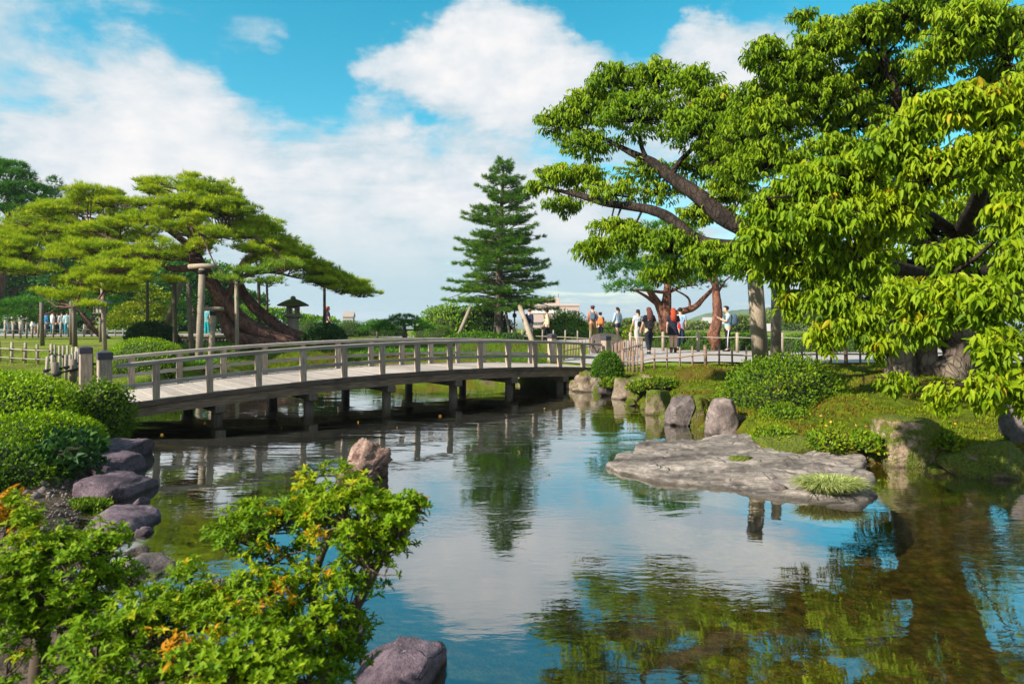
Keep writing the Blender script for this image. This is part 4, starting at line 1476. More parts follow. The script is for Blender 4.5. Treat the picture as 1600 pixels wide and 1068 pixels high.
# hanging weeds on the right bank
for k, (px, py, d, w) in enumerate([(1030, 600, 15.6, 60), (1000, 606, 16.0, 40), (955, 600, 17.2, 36), (1210, 686, 10.3, 62), (1288, 692, 9.8, 54), (1352, 694, 9.5, 44), (1100, 640, 12.9, 40), (1470, 690, 9.2, 40)]):
    lab = ['mossy weeds spilling between the tall boulder and the whitish rock', 'tuft of weeds between the whitish and the tiny tan rock', 'grassy weeds below the round bush at the bridge end', 'leafy weeds hanging over the first mossy edging stone', 'ferny weeds between the two mossy edging stones', 'bright weeds left of the big tan boulder', 'weeds above the dark mossy boulder', 'weeds in the gap right of the big tan boulder'][k]
    c = P(px, py, d)
    shrub(lab, c, w / 2 * d / F, .35, .16, 900, .06, 'bush', lump=.3, seed=50 + k, name='weed_tuft', tshift=.2)


# ================================================================== trees
class Tree:
    def __init__(self, name, label, base, cat='tree', group=None):
        self.root = thing(name, label, cat, base, 0, group)
        self.o = Vector(base)

    def limbs(self, name, lists, mat, n=9, wob=.12, k=5):
        for i, l in enumerate(lists):
            pts, rad = limb_px(l, k)
            MB().tube([p - self.o for p in pts], rad, n, True, wob, i + 1.3).build(name, M[mat], self.root)

    def twigs(self, segs, mat, n=4):
        mb = MB()
        for a, b, r0, r1 in segs:
            a, b = Vector(a), Vector(b)
            mid = a.lerp(b, .5) + Vector((rnd.uniform(-1, 1), rnd.uniform(-1, 1), rnd.uniform(-.6, 1))) * (b - a).length * .12
            mb.tube([a - self.o, mid - self.o, b - self.o], [r0, (r0 + r1) / 2, r1], n, True, 0, 0, False)
        stuff(mb.build('twigs', M[mat], self.root))

    def local(self, pos):
        return np.asarray(pos) - np.array(self.o)


def nearest(pts, q):
    return min(pts, key=lambda p: (p - q).length_squared)


# ---- the great spreading pine on the left
def great_pine():
    base = P(430, 540, 26)
    T = Tree('spreading_pine', 'great spreading pine with bright needles and a leaning trunk on props', base, 'pine tree')
    main = [
        [(460, 545, 26.2, .42), (415, 525, 26.0, .36), (378, 502, 25.6, .31), (345, 462, 25.2, .28), (320, 425, 24.9, .24), (305, 395, 25.2, .2), (300, 350, 25.6, .18), (300, 305, 26, .08)],
        [(500, 540, 27, .36), (450, 520, 26.8, .26), (415, 495, 26.7, .22), (385, 465, 26.8, .2), (372, 430, 27, .17), (395, 400, 27.2, .17), (430, 390, 27.4, .11), (480, 415, 27.6, .05)],
        [(445, 546, 25.6, .33), (395, 535, 25.4, .27), (366, 524, 25.3, .25), (350, 500, 25.3, .2), (338, 470, 25.3, .16)],
        [(352, 478, 25.2, .17), (362, 450, 25.2, .13), (380, 432, 25.2, .10), (420, 425, 25, .06), (470, 435, 25, .03)]]
    T.limbs('trunk', main[:3], 'barkpine', 12, .16)
    second = [main[3],
              [(320, 425, 24.8, .2), (300, 418, 24, .15), (270, 420, 23.4, .12), (240, 405, 23, .08), (200, 400, 22.5, .05), (150, 408, 22, .03)],
              [(318, 420, 24.8, .17), (285, 400, 24.6, .12), (245, 400, 24.5, .10), (190, 380, 24.5, .07), (130, 360, 24.6, .04), (60, 372, 24.8, .02)],
              [(304, 390, 25.2, .15), (250, 350, 25.6, .10), (200, 325, 26, .06), (140, 300, 26.2, .03)],
              [(302, 360, 25.5, .14), (330, 320, 25.5, .09), (345, 295, 25.6, .04)],
              [(304, 392, 25.1, .15), (350, 365, 24.6, .10), (400, 372, 24.4, .07), (440, 400, 24.4, .04)],
              [(395, 400, 27.2, .14), (450, 405, 27.5, .1), (520, 425, 27.8, .06), (565, 455, 28, .02)],
              [(200, 400, 22.6, .05), (170, 440, 22, .04), (150, 470, 21.8, .03), (110, 480, 21.6, .02)],
              [(300, 395, 25.1, .12), (310, 380, 24, .09), (320, 370, 23, .06), (310, 365, 22.2, .03)],
              [(245, 398, 24.5, .1), (220, 360, 25.4, .06), (170, 345, 26.5, .04), (100, 335, 27, .02)],
              [(190, 382, 24.5, .06), (120, 395, 24, .04), (50, 410, 24, .025), (0, 420, 24, .015)]]
    T.limbs('limb', second, 'barkpine', 7, .12)
    skel = []
    for l in main + second:
        skel += limb_px(l, 5)[0]
    topx = [-40, 0, 60, 110, 150, 200, 240, 300, 340, 380, 420, 460, 500, 540, 580]
    topy = [352, 352, 335, 302, 289, 293, 274, 272, 286, 322, 352, 388, 410, 430, 455]
    boty = [425, 425, 440, 470, 470, 440, 415, 405, 395, 400, 415, 445, 455, 465, 468]
    mind = [23.5, 23, 22.5, 22, 21.6, 21.8, 22.2, 22.4, 22.6, 23.2, 24, 25, 26.5, 27, 27.6]
    pads = []
    for i in range(270):
        px = rnd.uniform(-40, 570)
        t = rnd.random() ** 1.15
        yt, yb = np.interp(px, topx, topy), np.interp(px, topx, boty)
        py = yt + 6 + (yb - yt - 10) * t
        dm = np.interp(px, topx, mind)
        # low pads stick out on all sides, the top ones gather at the middle
        mid = 25.6 if px < 380 else 26.5 + (px - 380) / 130
        reach = (mid - dm) * (.35 + .65 * t)
        d = mid + rnd.uniform(-1, 1) * reach if rnd.random() < .6 else mid - reach * rnd.uniform(.7, 1)
        pads.append((px, py, d, rnd.uniform(18, 42) * (1.0 if px < 470 else .7)))
    front = [(175, 420, 21.8, 42), (205, 440, 21.8, 34), (160, 445, 21.6, 30), (185, 455, 21.8, 26), (120, 462, 22, 30), (95, 470, 22.5, 28), (140, 480, 21.8, 22), (70, 462, 22.6, 26), (230, 425, 22, 26), (262, 440, 23, 26)]
    front2 = [(365, 440, 22.6, 26), (395, 428, 23, 34), (420, 445, 23.2, 26), (445, 420, 23.4, 30)]
    segs = []
    pos, ax, tt, ln = [], [], [], []
    fpos, fax, ftt = [], [], []
    for lst, dest in ((pads, 0), (front, 0), (front2, 1)):
        for px, py, d, r in lst:
            c = P(px, py, d)
            rx = r * d / F
            rz = rx * rnd.uniform(.26, .42)
            anchor = nearest(skel, c + Vector((0, 0, -.2)))
            segs.append((anchor, c - Vector((0, 0, rz * .4)), .035, .015))
            m_ = max(3, int(9 * (rx / .6) ** 1.3))
            cc = rand_dirs(m_) * (rng.uniform(.15, 1.0, m_) ** .5)[:, None] * np.array([rx, rx * .9, rz])
            cc[:, 2] = np.abs(cc[:, 2]) * np.where(rng.uniform(size=m_) < .8, 1, -.4)
            per = 17
            n = m_ * per
            q = rand_dirs(n)
            q[:, 2] = np.where(q[:, 2] < -.2, -q[:, 2], q[:, 2])
            cr = np.repeat(rng.uniform(.13, .30, m_), per)
            p = np.repeat(cc, per, 0) + q * (cr * rng.uniform(.4, 1, n))[:, None] * np.array([1.15, 1.15, .62])
            w = p + np.array(c)
            a = q * np.array([.8, .8, .5]) + np.array([0, 0, .8])
            ct = np.repeat(rng.normal(0, .15, m_), per)
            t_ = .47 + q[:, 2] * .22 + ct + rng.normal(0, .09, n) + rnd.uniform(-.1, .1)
            for k in range(0, m_, 1):
                segs.append((c - Vector((0, 0, rz * .4)), Vector(cc[k]) + c - Vector((0, 0, .05)), .013, .005))
            if dest:
                fpos.append(w), fax.append(a), ftt.append(t_)
            else:
                pos.append(w), ax.append(a), tt.append(t_)
    T.twigs(segs, 'barkpine', 4)
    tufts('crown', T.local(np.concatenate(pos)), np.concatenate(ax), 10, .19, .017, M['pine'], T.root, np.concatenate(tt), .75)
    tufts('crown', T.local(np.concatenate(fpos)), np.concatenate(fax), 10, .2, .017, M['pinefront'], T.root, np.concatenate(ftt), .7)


great_pine()


def spruce():
    base = P(779, 533, 35.5)
    T = Tree('spruce', 'tall conical dark green conifer standing alone in the middle', base, 'conifer tree')
    T.limbs('trunk', [[(779, 536, 35.5, .30), (779, 500, 35.5, .24), (780, 440, 35.5, .2), (782, 360, 35.5, .14), (785, 300, 35.5, .08), (787, 250, 35.5, .03)]], 'barkgrey', 10, .1)
    segs, pos, ax, tt = [], [], [], []
    prof_y = [246, 262, 285, 300, 330, 360, 390, 420, 445, 470, 488]
    prof_r = [4, 14, 30, 40, 52, 64, 70, 74, 86, 92, 40]
    for i in range(270):
        py = 250 + (rnd.random() ** .8) * 234
        r = (.95 + .55 * noise.noise(Vector((py * .045, i * 2.4 % 6.28, 3.0)))) * np.interp(py, prof_y, prof_r) * rnd.choice([rnd.uniform(.4, .9), rnd.uniform(.8, 1.18)]) * 35.5 / F
        r = min(r, 1.06 * np.interp(py, prof_y, prof_r) * 35.5 / F)
        az = rnd.uniform(0, 2 * math.pi)
        o = P(780 + (488 - py) * .03, py, 35.5)
        droop = np.interp(py, [246, 300, 400, 480], [.7, .25, .0, -.08]) + rnd.uniform(-.08, .08)
        dirv = Vector((math.cos(az), math.sin(az), 0))
        n = max(5, int(r * 27))
        end = o + dirv * r + Vector((0, 0, droop * r))
        mid = o + dirv * r * .55 + Vector((0, 0, droop * r * .55 - .06 * r))
        segs.append((o, end, .035 * (r / 2 + .2), .008))
        side = Vector((-dirv.y, dirv.x, 0))
        for k in range(n):
            u = rnd.uniform(.2, 1.0) ** .7
            wv = (1.05 - u) * r * .33 + .1
            off = rnd.uniform(-1, 1)
            p = o.lerp(end, u) - Vector((0, 0, .06 * r * 4 * u * (1 - u) - rnd.uniform(-.03, .09))) + side * off * wv
            pos.append(p)
            ax.append((dirv + side * off * .8 + Vector((0, 0, .35)))[:])
            tt.append(.35 + .35 * rnd.random() * u + (.15 if off and dirv.x < 0 else 0))  # left-hand boughs tinted lighter: sunlit side put into the needle colour
    T.twigs(segs, 'barkgrey', 4)
    pos = T.local([p[:] for p in pos])
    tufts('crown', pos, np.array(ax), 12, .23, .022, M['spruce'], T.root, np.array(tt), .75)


spruce()


# ---- generic crowns of clumps for trees that stand further off
def clump_tree(name, label, base, trunk_r, blobs, leaf, n, mat, bark='barkgrey', group=None, cat='tree', needle=False, extra=None, twig=True):
    """blobs: (px, py, d, rx, ry) in photo pixels"""
    T = Tree(name, label, base, cat, group)
    cs = [P(b[0], b[1], b[2]) for b in blobs]
    topc = max(cs, key=lambda v: v.z)
    cx = sum((c.x for c in cs)) / len(cs)
    cy = sum((c.y for c in cs)) / len(cs)
    pts = [Vector(base) - Vector((0, 0, .3)), Vector(base).lerp(Vector((cx, cy, (topc.z + base[2]) / 2)), .6), Vector((cx, cy, (topc.z * .7 + base[2] * .3)))]
    MB().tube([p - T.o for p in pts], [trunk_r, trunk_r * .75, trunk_r * .4], 9, True, .1, 2).build('trunk', M[bark], T.root)
    for l in extra or []:
        T.limbs('limb', [l], bark, 8)
    segs, pos, ax, tt = [], [], [], []
    area = sum(b[3] * b[4] for b in blobs)
    for b, c in zip(blobs, cs):
        rx, rz = b[3] * b[2] / F, b[4] * b[2] / F
        segs.append((nearest([pts[1], pts[2], pts[1].lerp(pts[2], .5)], c), c, trunk_r * .3, trunk_r * .1))
        k = int(n * b[3] * b[4] / area)
        q = rand_dirs(k)
        q[:, 2] = np.where(q[:, 2] < -.3, -q[:, 2], q[:, 2])
        lp = np.array([noise.fractal(Vector(v) * 2.6 + Vector((b[0], b[1], 0)), 1, 2, 3) for v in q])
        r = rng.uniform(.55, 1, k) ** .5 * (1 + .35 * lp)
        pos.append(q * r[:, None] * np.array([rx, rx * .9, rz]) + np.array(c))
        ax.append(q + np.array([0, 0, .5]))
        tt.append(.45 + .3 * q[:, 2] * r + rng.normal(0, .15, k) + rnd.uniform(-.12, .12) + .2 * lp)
    if twig:
        T.twigs(segs, bark, 5)
    pos, ax, tt = T.local(np.concatenate(pos)), np.concatenate(ax), np.concatenate(tt)
    if needle:
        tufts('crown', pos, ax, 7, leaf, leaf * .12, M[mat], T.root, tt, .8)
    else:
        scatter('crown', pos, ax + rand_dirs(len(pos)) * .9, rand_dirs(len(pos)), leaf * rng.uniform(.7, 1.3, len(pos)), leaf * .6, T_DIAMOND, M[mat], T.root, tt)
    return T


clump_tree('dark_pine', 'vivid green pine rising at the left edge behind the big pine', P(-20, 520, 38), .4,
           [(10, 280, 38, 40, 16), (35, 300, 38, 42, 14), (-10, 310, 38, 50, 18), (55, 318, 38, 28, 10), (15, 335, 38, 50, 14), (-30, 260, 38, 40, 16), (20, 262, 38, 20, 8)], .3, 3600, 'pinedark', 'barkpine', needle=True, cat='pine tree')
clump_tree('cedar', 'dark pointed treetop peeping over the big pine at left', P(88, 520, 58), .4,
           [(86, 290, 58, 10, 14), (70, 305, 58, 22, 14), (100, 308, 58, 24, 14), (86, 340, 58, 40, 26), (86, 400, 58, 60, 50)], .45, 1500, 'bluegreen', needle=True, cat='conifer tree')
for k, (px, lab) in enumerate([(-30, 'dark far tree closing the view at the left edge'), (60, 'dark far tree right behind the crowd'), (140, 'dark far tree behind the wooden lantern'), (215, 'dark far tree behind the yellow green maple'), (290, 'dark far tree behind the slanting prop'), (365, 'dark far tree behind the leaning pine trunk')]):
    clump_tree('dense_tree', lab, P(px, 525, 64), .4, [(px, 440, 64, 60, 34), (px - 20, 480, 63, 62, 30), (px + 25, 485, 63, 60, 32), (px, 510, 62, 66, 24), (px + rnd.uniform(-20, 20), 420, 65, 44, 24)] if px < 300 else [(px, 480, 64, 46, 24), (px, 505, 63, 60, 22)], .5, 4200, 'bluegreen', group=None)
clump_tree('broad_tree', 'dark dense tree behind the crowd at the left edge', P(20, 525, 52), .4,
           [(0, 440, 52, 55, 40), (40, 425, 52, 50, 35), (-30, 470, 52, 50, 50), (70, 445, 54, 45, 30)], .32, 6500, 'bluegreen')
clump_tree('broad_tree', 'dark blue green tree arching right of the crowd', P(135, 528, 50), .35,
           [(110, 435, 50, 50, 34), (150, 455, 50, 42, 32), (165, 495, 49, 34, 22), (130, 415, 50, 50, 25), (190, 470, 50, 34, 40)], .32, 6500, 'bluegreen')
clump_tree('dark_pine', 'pine with layered dark boughs left of the round azalea', P(175, 530, 40), .25,
           [(150, 470, 40, 40, 10), (185, 485, 40, 34, 9), (130, 485, 40, 30, 9), (175, 455, 40, 34, 10), (40, 480, 38, 40, 14), (15, 500, 38, 40, 16)], .26, 2200, 'pinedark', 'barkpine', needle=True, cat='pine tree')
clump_tree('maple_tree', 'yellow green layered maple behind the thin brown prop', P(232, 528, 38), .2,
           [(215, 455, 38, 34, 12), (245, 470, 38, 30, 12), (222, 487, 38, 42, 13), (212, 510, 37, 48, 16), (250, 500, 38, 28, 14), (190, 505, 38, 30, 18)], .16, 6000, 'yellowtree')
clump_tree('broad_tree', 'green tree behind the slanting prop and the big trunk', P(300, 530, 46), .3,
           [(285, 445, 46, 36, 32), (320, 450, 46, 40, 40), (300, 490, 46, 50, 28), (350, 480, 46, 26, 30), (260, 440, 47, 30, 30)], .26, 6000, 'bluegreen')
clump_tree('bush_tree', 'low green tree mass right of the leaning pine trunk', P(410, 530, 44), .2,
           [(390, 495, 44, 40, 18), (430, 500, 44, 40, 16), (465, 503, 44, 30, 12), (500, 505, 44, 30, 10)], .2, 3500, 'spruce')
clump_tree('small_pine', 'low dark cloud pruned pine in the middle distance', P(633, 533, 28.5), .14,
           [(620, 506, 28.5, 26, 8), (645, 508, 28.5, 26, 8), (632, 498, 28.5, 24, 7), (600, 514, 28.5, 18, 7), (662, 515, 28.5, 16, 7)], .14, 1100, 'pinedark', 'barkgrey', needle=True, cat='pine tree')
clump_tree('small_pine', 'small dark pine left of the cloud pruned one', P(590, 532, 33), .08,
           [(588, 508, 33, 16, 8), (578, 516, 33, 18, 8), (600, 518, 33, 16, 8)], .13, 600, 'pinedark', 'barkgrey', needle=True, cat='pine tree')

# the red trunked pines behind the walkers
clump_tree('red_pine', 'red trunked pine forking behind the row of walkers', P(1036, 545, 29), .28,
           [(1000, 430, 29, 60, 22), (960, 415, 28.5, 40, 22), (1060, 415, 29, 60, 22), (1110, 425, 28.5, 46, 22), (1020, 395, 29, 60, 20), (985, 452, 28, 40, 12), (1090, 445, 28.5, 44, 12), (1140, 410, 28.5, 40, 20), (1040, 370, 29, 50, 24)], .24, 3800, 'pinedark', 'barkred', needle=True, cat='pine tree',
           extra=[[(1034, 548, 29, .30), (1038, 505, 29, .24), (1030, 478, 29, .18), (1015, 455, 29, .13), (1000, 430, 29, .07)],
                  [(1040, 500, 29, .16), (1062, 488, 28.8, .15), (1085, 480, 28.6, .13), (1100, 465, 28.6, .10), (1120, 445, 28.6, .06)],
                  [(1036, 485, 29, .14), (1040, 455, 29, .10), (1045, 420, 29, .06)], [(1030, 478, 29, .10), (1008, 462, 28.6, .07), (985, 450, 28.4, .03)],
                  [(1078, 482, 28.6, .06), (1075, 465, 28.7, .05), (1050, 450, 28.8, .03)]])
clump_tree('red_pine', 'leaning red pine trunk with a swollen foot by the man with backpack', P(1116, 542, 26.5), .18,
           [(1120, 430, 26.5, 40, 16), (1150, 425, 26.5, 30, 12), (1095, 420, 26.5, 34, 14)], .22, 900, 'pinedark', 'barkred', needle=True, cat='pine tree',
           extra=[[(1120, 548, 26.5, .10), (1118, 535, 26.5, .22), (1115, 522, 26.5, .25), (1120, 505, 26.5, .21), (1121, 485, 26.5, .20), (1119, 460, 26.5, .17), (1117, 440, 26.5, .13)]])

# beyond the garden at right
for k, (px, py, d, w, h, mat, lab) in enumerate([
        (1250, 500, 70, 60, 26, 'farleaf', 'rounded tree beyond the hedges behind the cherry props'),
        (1310, 495, 75, 60, 30, 'farleaf', 'rounded tree further right beyond the cherry props'),
        (1165, 508, 62, 34, 18, 'farleaf', 'low tree right of the man with the navy backpack'),
        (1205, 500, 80, 50, 20, 'farleaf', 'olive tree between the two thick cherry props'),
        (1090, 512, 95, 40, 14, 'farleaf', 'far low tree behind the woman in the black dress'),
        (1390, 500, 66, 70, 30, 'farleaf', 'tree beyond the path behind the low cherry leaves'),
        (990, 508, 70, 44, 12, 'farleaf', 'far bush top behind the grey trousered walker'),
        (930, 512, 75, 50, 12, 'farleaf', 'far pale bushes behind the man in rust')]):
    b = P(px, 545, d)
    clump_tree('far_tree', lab, (b.x, b.y, b.z), .3, [(px, py, d, w * .6, h * .7), (px - w * .5, py + h * .3, d, w * .45, h * .6), (px + w * .5, py + h * .25, d, w * .45, h * .6), (px, py + h * .6, d, w * .8, h * .7)], .35, 2200, mat, twig=False)


# ---- the old cherry on the right bank
def leaf_object_mesh(name, mat, seed, k=6):
    """one detailed leaf: pointed oval, folded along the midrib, drooping tip"""
    r = random.Random(seed)
    prof = [0, .30, .47, .50, .40, .20, .0]
    curl, fold = r.uniform(.25, .55), r.uniform(.12, .3)
    V, T = [], []
    for i in range(k + 1):
        u = i / k
        z = -curl * u * u
        wv = prof[i] * .36
        V += [(u, wv, z + fold * wv), (u, 0, z), (u, -wv, z + fold * wv)]
    for i in range(k):
        a = 3 * i
        T += [(a, a + 1, a + 4, a + 3), (a + 1, a + 2, a + 5, a + 4)]
    return np_mesh(name, V, T, mat, True, np.full(len(V), r.uniform(.35, .84)))


def cherry():
    base = P(1455, 586, 13.0)
    def back(px, d):
        # the left boughs reach away over the far side of the bank
        return d + (max(0, 1180 - px) / 350 * 3 if d > 11.3 else 0)
    T = Tree('cherry_tree', 'huge old cherry tree with drooping bright leaves on the right bank', base, 'tree')
    trunks = [[(1405, 592, 12.9, .30), (1408, 560, 12.9, .24), (1415, 500, 12.8, .22), (1425, 455, 12.5, .24), (1432, 430, 12.3, .24)],
              [(1447, 594, 13.0, .26), (1445, 560, 13, .22), (1447, 500, 12.9, .24), (1448, 440, 12.4, .24)],
              [(1470, 598, 12.7, .40), (1500, 560, 12.9, .30), (1492, 510, 12.9, .27), (1478, 450, 12.5, .26), (1468, 420, 12.2, .26)],
              [(1540, 596, 13.1, .34), (1530, 565, 13.1, .27), (1522, 510, 13, .24), (1515, 450, 12.6, .22)]]
    T.limbs('trunk', trunks, 'barkold', 12, .22)
    limbs = [[(1440, 435, 12.3, .27), (1340, 405, 12.0, .25), (1225, 377, 11.9, .21), (1140, 345, 12.0, .165), (1095, 308, 12.2, .145), (1058, 283, 12.4, .125), (1020, 255, 12.6, .10), (985, 238, 12.7, .06), (940, 215, 12.8, .035), (880, 190, 13, .015)],
             [(1260, 385, 11.9, .15), (1150, 385, 11.7, .12), (1090, 375, 11.7, .11), (1045, 340, 11.8, .095), (1005, 325, 12, .085), (950, 318, 12.1, .07), (905, 305, 12.2, .055), (870, 297, 12.3, .03), (828, 285, 12.4, .012)],
             [(1048, 278, 12.4, .07), (1060, 255, 12.4, .05), (1085, 228, 12.4, .04), (1110, 190, 12.3, .03), (1120, 150, 12.3, .015)],
             [(1010, 250, 12.6, .05), (1000, 215, 12.6, .035), (1010, 170, 12.6, .025), (1020, 120, 12.6, .012)],
             [(1450, 430, 12.2, .25), (1440, 340, 11.6, .2), (1420, 240, 11, .15), (1400, 150, 10.6, .10), (1380, 90, 10.4, .05)],
             [(1440, 340, 11.6, .14), (1350, 260, 11.4, .1), (1280, 190, 11.2, .07), (1235, 140, 11, .03)],
             [(1470, 430, 12, .2), (1500, 370, 9.5, .14), (1525, 320, 7.6, .09), (1545, 260, 6.4, .05), (1560, 200, 6, .02)],
             [(1465, 440, 12, .18), (1420, 425, 9.5, .12), (1370, 410, 8, .08), (1300, 400, 7.3, .045), (1230, 390, 7.2, .02)],
             [(1500, 370, 9.5, .09), (1440, 330, 8, .06), (1370, 310, 7, .04), (1290, 300, 6.8, .02), (1200, 310, 7, .01)],
             [(1490, 440, 12, .17), (1560, 420, 8.5, .10), (1620, 470, 6.4, .06), (1610, 560, 5.6, .035), (1540, 600, 5.3, .018), (1460, 598, 5.3, .008)],
             [(1480, 450, 12, .14), (1440, 455, 9, .08), (1400, 462, 7.4, .045), (1330, 470, 7, .02)],
             [(1530, 430, 10, .1), (1480, 440, 7.2, .05), (1440, 460, 6, .02)],
             [(1480, 420, 12, .2), (1540, 280, 10.5, .15), (1570, 150, 9.5, .1), (1565, 70, 9.2, .05)]]
    limbs = [[(a, b_, back(a, c), r_ * back(a, c) / c) for a, b_, c, r_ in l] for l in limbs]
    T.limbs('limb', limbs, 'barkcherry', 9, .14)
    skel = []
    for l in trunks + limbs:
        skel += limb_px(l, 5)[0]
    # (px, py, d, rx, ry, clusters, leaf length)
    B = [(880, 190, 12.9, 52, 26, 46, .15), (930, 165, 12.8, 60, 34, 60, .15), (965, 125, 12.7, 55, 32, 52, .15), (1025, 122, 12.6, 50, 34, 46, .15), (1085, 128, 12.4, 50, 30, 46, .15), (1120, 165, 12.3, 50, 36, 46, .15),
         (1000, 180, 12.5, 80, 42, 80, .15), (1090, 200, 12.2, 70, 36, 70, .15), (920, 225, 12.8, 60, 24, 34, .15), (870, 275, 12.4, 44, 24, 30, .14), (910, 275, 12.4, 50, 22, 30, .14), (835, 290, 12.4, 22, 12, 9, .14), (880, 318, 12.2, 40, 16, 18, .14),
         (960, 300, 12.2, 60, 22, 24, .14), (1130, 235, 12.2, 50, 42, 50, .15), (1010, 268, 12.8, 60, 24, 26, .14), (1140, 300, 12.6, 50, 32, 40, .15),
         (930, 385, 11.8, 46, 20, 30, .15), (985, 372, 11.8, 50, 26, 44, .15), (1050, 385, 11.6, 60, 36, 56, .15), (1110, 400, 11.4, 46, 30, 40, .15), (960, 352, 12, 50, 16, 20, .15), (1040, 425, 11.6, 50, 16, 22, .15),
         (1195, 85, 10.8, 40, 34, 40, .15), (1240, 120, 10.8, 60, 46, 70, .15), (1215, 190, 10.9, 60, 46, 70, .15), (1290, 70, 10.6, 56, 46, 64, .15), (1355, 50, 10.4, 70, 42, 70, .15), (1430, 20, 10, 80, 40, 76, .15), (1290, 160, 10.8, 70, 50, 74, .15),
         (1200, 250, 11, 60, 36, 46, .15), (1370, 120, 10.8, 70, 46, 50, .15), (1520, 40, 9.2, 80, 46, 76, .15), (1585, 70, 9.2, 60, 60, 50, .15), (1480, 85, 9.4, 70, 36, 46, .15), (1340, 190, 10.9, 60, 40, 44, .15), (1300, 235, 10.6, 60, 30, 40, .15), (1255, 25, 10.8, 30, 16, 10, .15),
         (1210, 330, 7.2, 60, 36, 46, .14), (1190, 375, 7.2, 50, 30, 34, .14), (1260, 290, 7.0, 66, 42, 54, .14), (1330, 270, 6.8, 70, 40, 54, .14), (1290, 345, 6.8, 80, 44, 66, .14), (1400, 225, 6.4, 60, 40, 44, .14), (1460, 175, 6.2, 60, 40, 44, .14),
         (1520, 155, 6, 60, 36, 40, .14), (1580, 160, 5.9, 50, 50, 40, .14), (1450, 270, 6.3, 70, 46, 46, .14), (1540, 240, 6, 70, 46, 40, .14), (1380, 330, 6.7, 70, 40, 50, .14), (1220, 420, 7.4, 50, 24, 34, .14), (1270, 410, 7.2, 60, 36, 50, .14),
         (1350, 400, 6.9, 60, 34, 40, .14), (1240, 470, 7.4, 40, 22, 22, .14), (1300, 470, 7.1, 56, 36, 46, .14), (1350, 500, 6.9, 50, 34, 40, .14), (1290, 525, 7.1, 36, 26, 22, .14), (1375, 535, 6.8, 36, 24, 20, .14),
         (1420, 460, 6.1, 60, 30, 36, .14), (1490, 460, 5.6, 60, 40, 40, .14), (1550, 470, 5.4, 60, 44, 40, .14), (1600, 420, 5.6, 50, 60, 40, .14), (1440, 510, 6, 50, 26, 24, .14), (1490, 395, 6.2, 60, 30, 26, .14), (1580, 340, 5.8, 50, 46, 34, .14), (1560, 540, 5.3, 44, 36, 24, .14),
         (1600, 600, 5.2, 40, 40, 20, .14), (1540, 600, 5.2, 44, 24, 22, .14), (1470, 608, 5.3, 34, 20, 14, .14), (1400, 592, 6.6, 36, 14, 12, .13), (1650, 250, 6, 60, 120, 60, .14), (1660, 480, 5.6, 60, 100, 40, .14), (1670, 90, 8, 80, 90, 60, .14),
         (1330, 440, 10.5, 80, 40, 40, .15), (1450, 350, 10.2, 100, 50, 60, .15), (1560, 330, 9.5, 90, 80, 60, .15), (1420, 150, 10.8, 80, 60, 40, .15), (1170, 410, 11, 46, 30, 30, .15), (1230, 330, 11, 70, 50, 50, .15), (1165, 215, 11.6, 50, 50, 50, .15), (1160, 265, 11.6, 50, 40, 40, .15), (1180, 160, 11.2, 44, 40, 40, .15), (1095, 330, 12.4, 50, 20, 24, .15), (1085, 262, 12.9, 46, 22, 22, .14), (1030, 300, 12.8, 46, 18, 16, .14), (1125, 225, 12.4, 46, 30, 30, .15), (1150, 190, 12.0, 40, 30, 30, .15), (1540, 170, 9.8, 80, 70, 40, .15),
         (1390, 465, 13.8, 60, 40, 40, .15), (1560, 450, 13.5, 80, 60, 60, .15), (1650, 480, 13, 80, 80, 60, .15), (1480, 380, 14, 100, 60, 60, .15), (1600, 300, 12, 90, 90, 60, .15), (1340, 420, 13.5, 60, 40, 40, .15), (1250, 400, 12.5, 60, 40, 40, .15), (1640, 540, 12, 60, 40, 40, .15),
         (1290, 340, 13, 90, 50, 50, .15), (1400, 300, 13.5, 100, 60, 60, .15)]
    B = [(a, b_, back(a, c), e, f_, g_, h_ * back(a, c) / c) for a, b_, c, e, f_, g_, h_ in B]
    pos, dr, tt, L = [], [], [], []
    segs = []
    for bi, (px, py, d, rx, ry, nc, ll) in enumerate(B):
        c = P(px, py, d)
        Rx, Rz = rx * d / F, ry * d / F
        anchor = nearest(skel, c - Vector((0, 0, Rz * .3)))
        hub = c - Vector((0, 0, Rz * .25))
        segs.append((anchor, hub, .028, .012))
        nc = int(nc * (3.6 if d > 9 else 3.0))
        q = rand_dirs(nc)
        q[:, 2] = np.where((q[:, 2] < -.2) & (rng.uniform(size=nc) < .6), -q[:, 2], q[:, 2])
        rr = rng.uniform(.35, 1.03, nc) ** .6
        cl = q * rr[:, None] * np.array([Rx, Rx * .85, Rz]) + np.array(c)
        bt = rnd.uniform(-.14, .14) + (.14 if d < 8 else .0)
        for i in range(nc):
            m = rnd.randint(7, 11)
            a0 = math.atan2(q[i, 1], q[i, 0])
            if rnd.random() < .5:
                segs.append((hub, Vector(cl[i]), .010, .004))
            sl = ll * .84 * rnd.uniform(.75, 1.2)
            shoot = np.array([math.cos(a0), math.sin(a0), rnd.uniform(-.1, .5)])
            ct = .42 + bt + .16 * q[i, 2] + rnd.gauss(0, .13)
            ripe = rnd.random() < .003
            for k in range(m):
                a = a0 + (1 if k % 2 else -1) * rnd.uniform(.15, 1.5)
                u = k / m
                p = cl[i] - shoot * sl * (1 - u) * 1.9
                pos.append(p)
                dr.append((math.cos(a), math.sin(a), -rnd.uniform(.3, 2.2)))
                tt.append(ct + rnd.gauss(0, .07) if not ripe else rnd.uniform(.86, 1.0))
                L.append(sl * rnd.uniform(.7, 1.1))
    pos, dr, tt, L = np.array(pos), unit(np.array(dr)), np.array(tt), np.array(L)
    T.twigs(segs, 'barkcherry', 4)
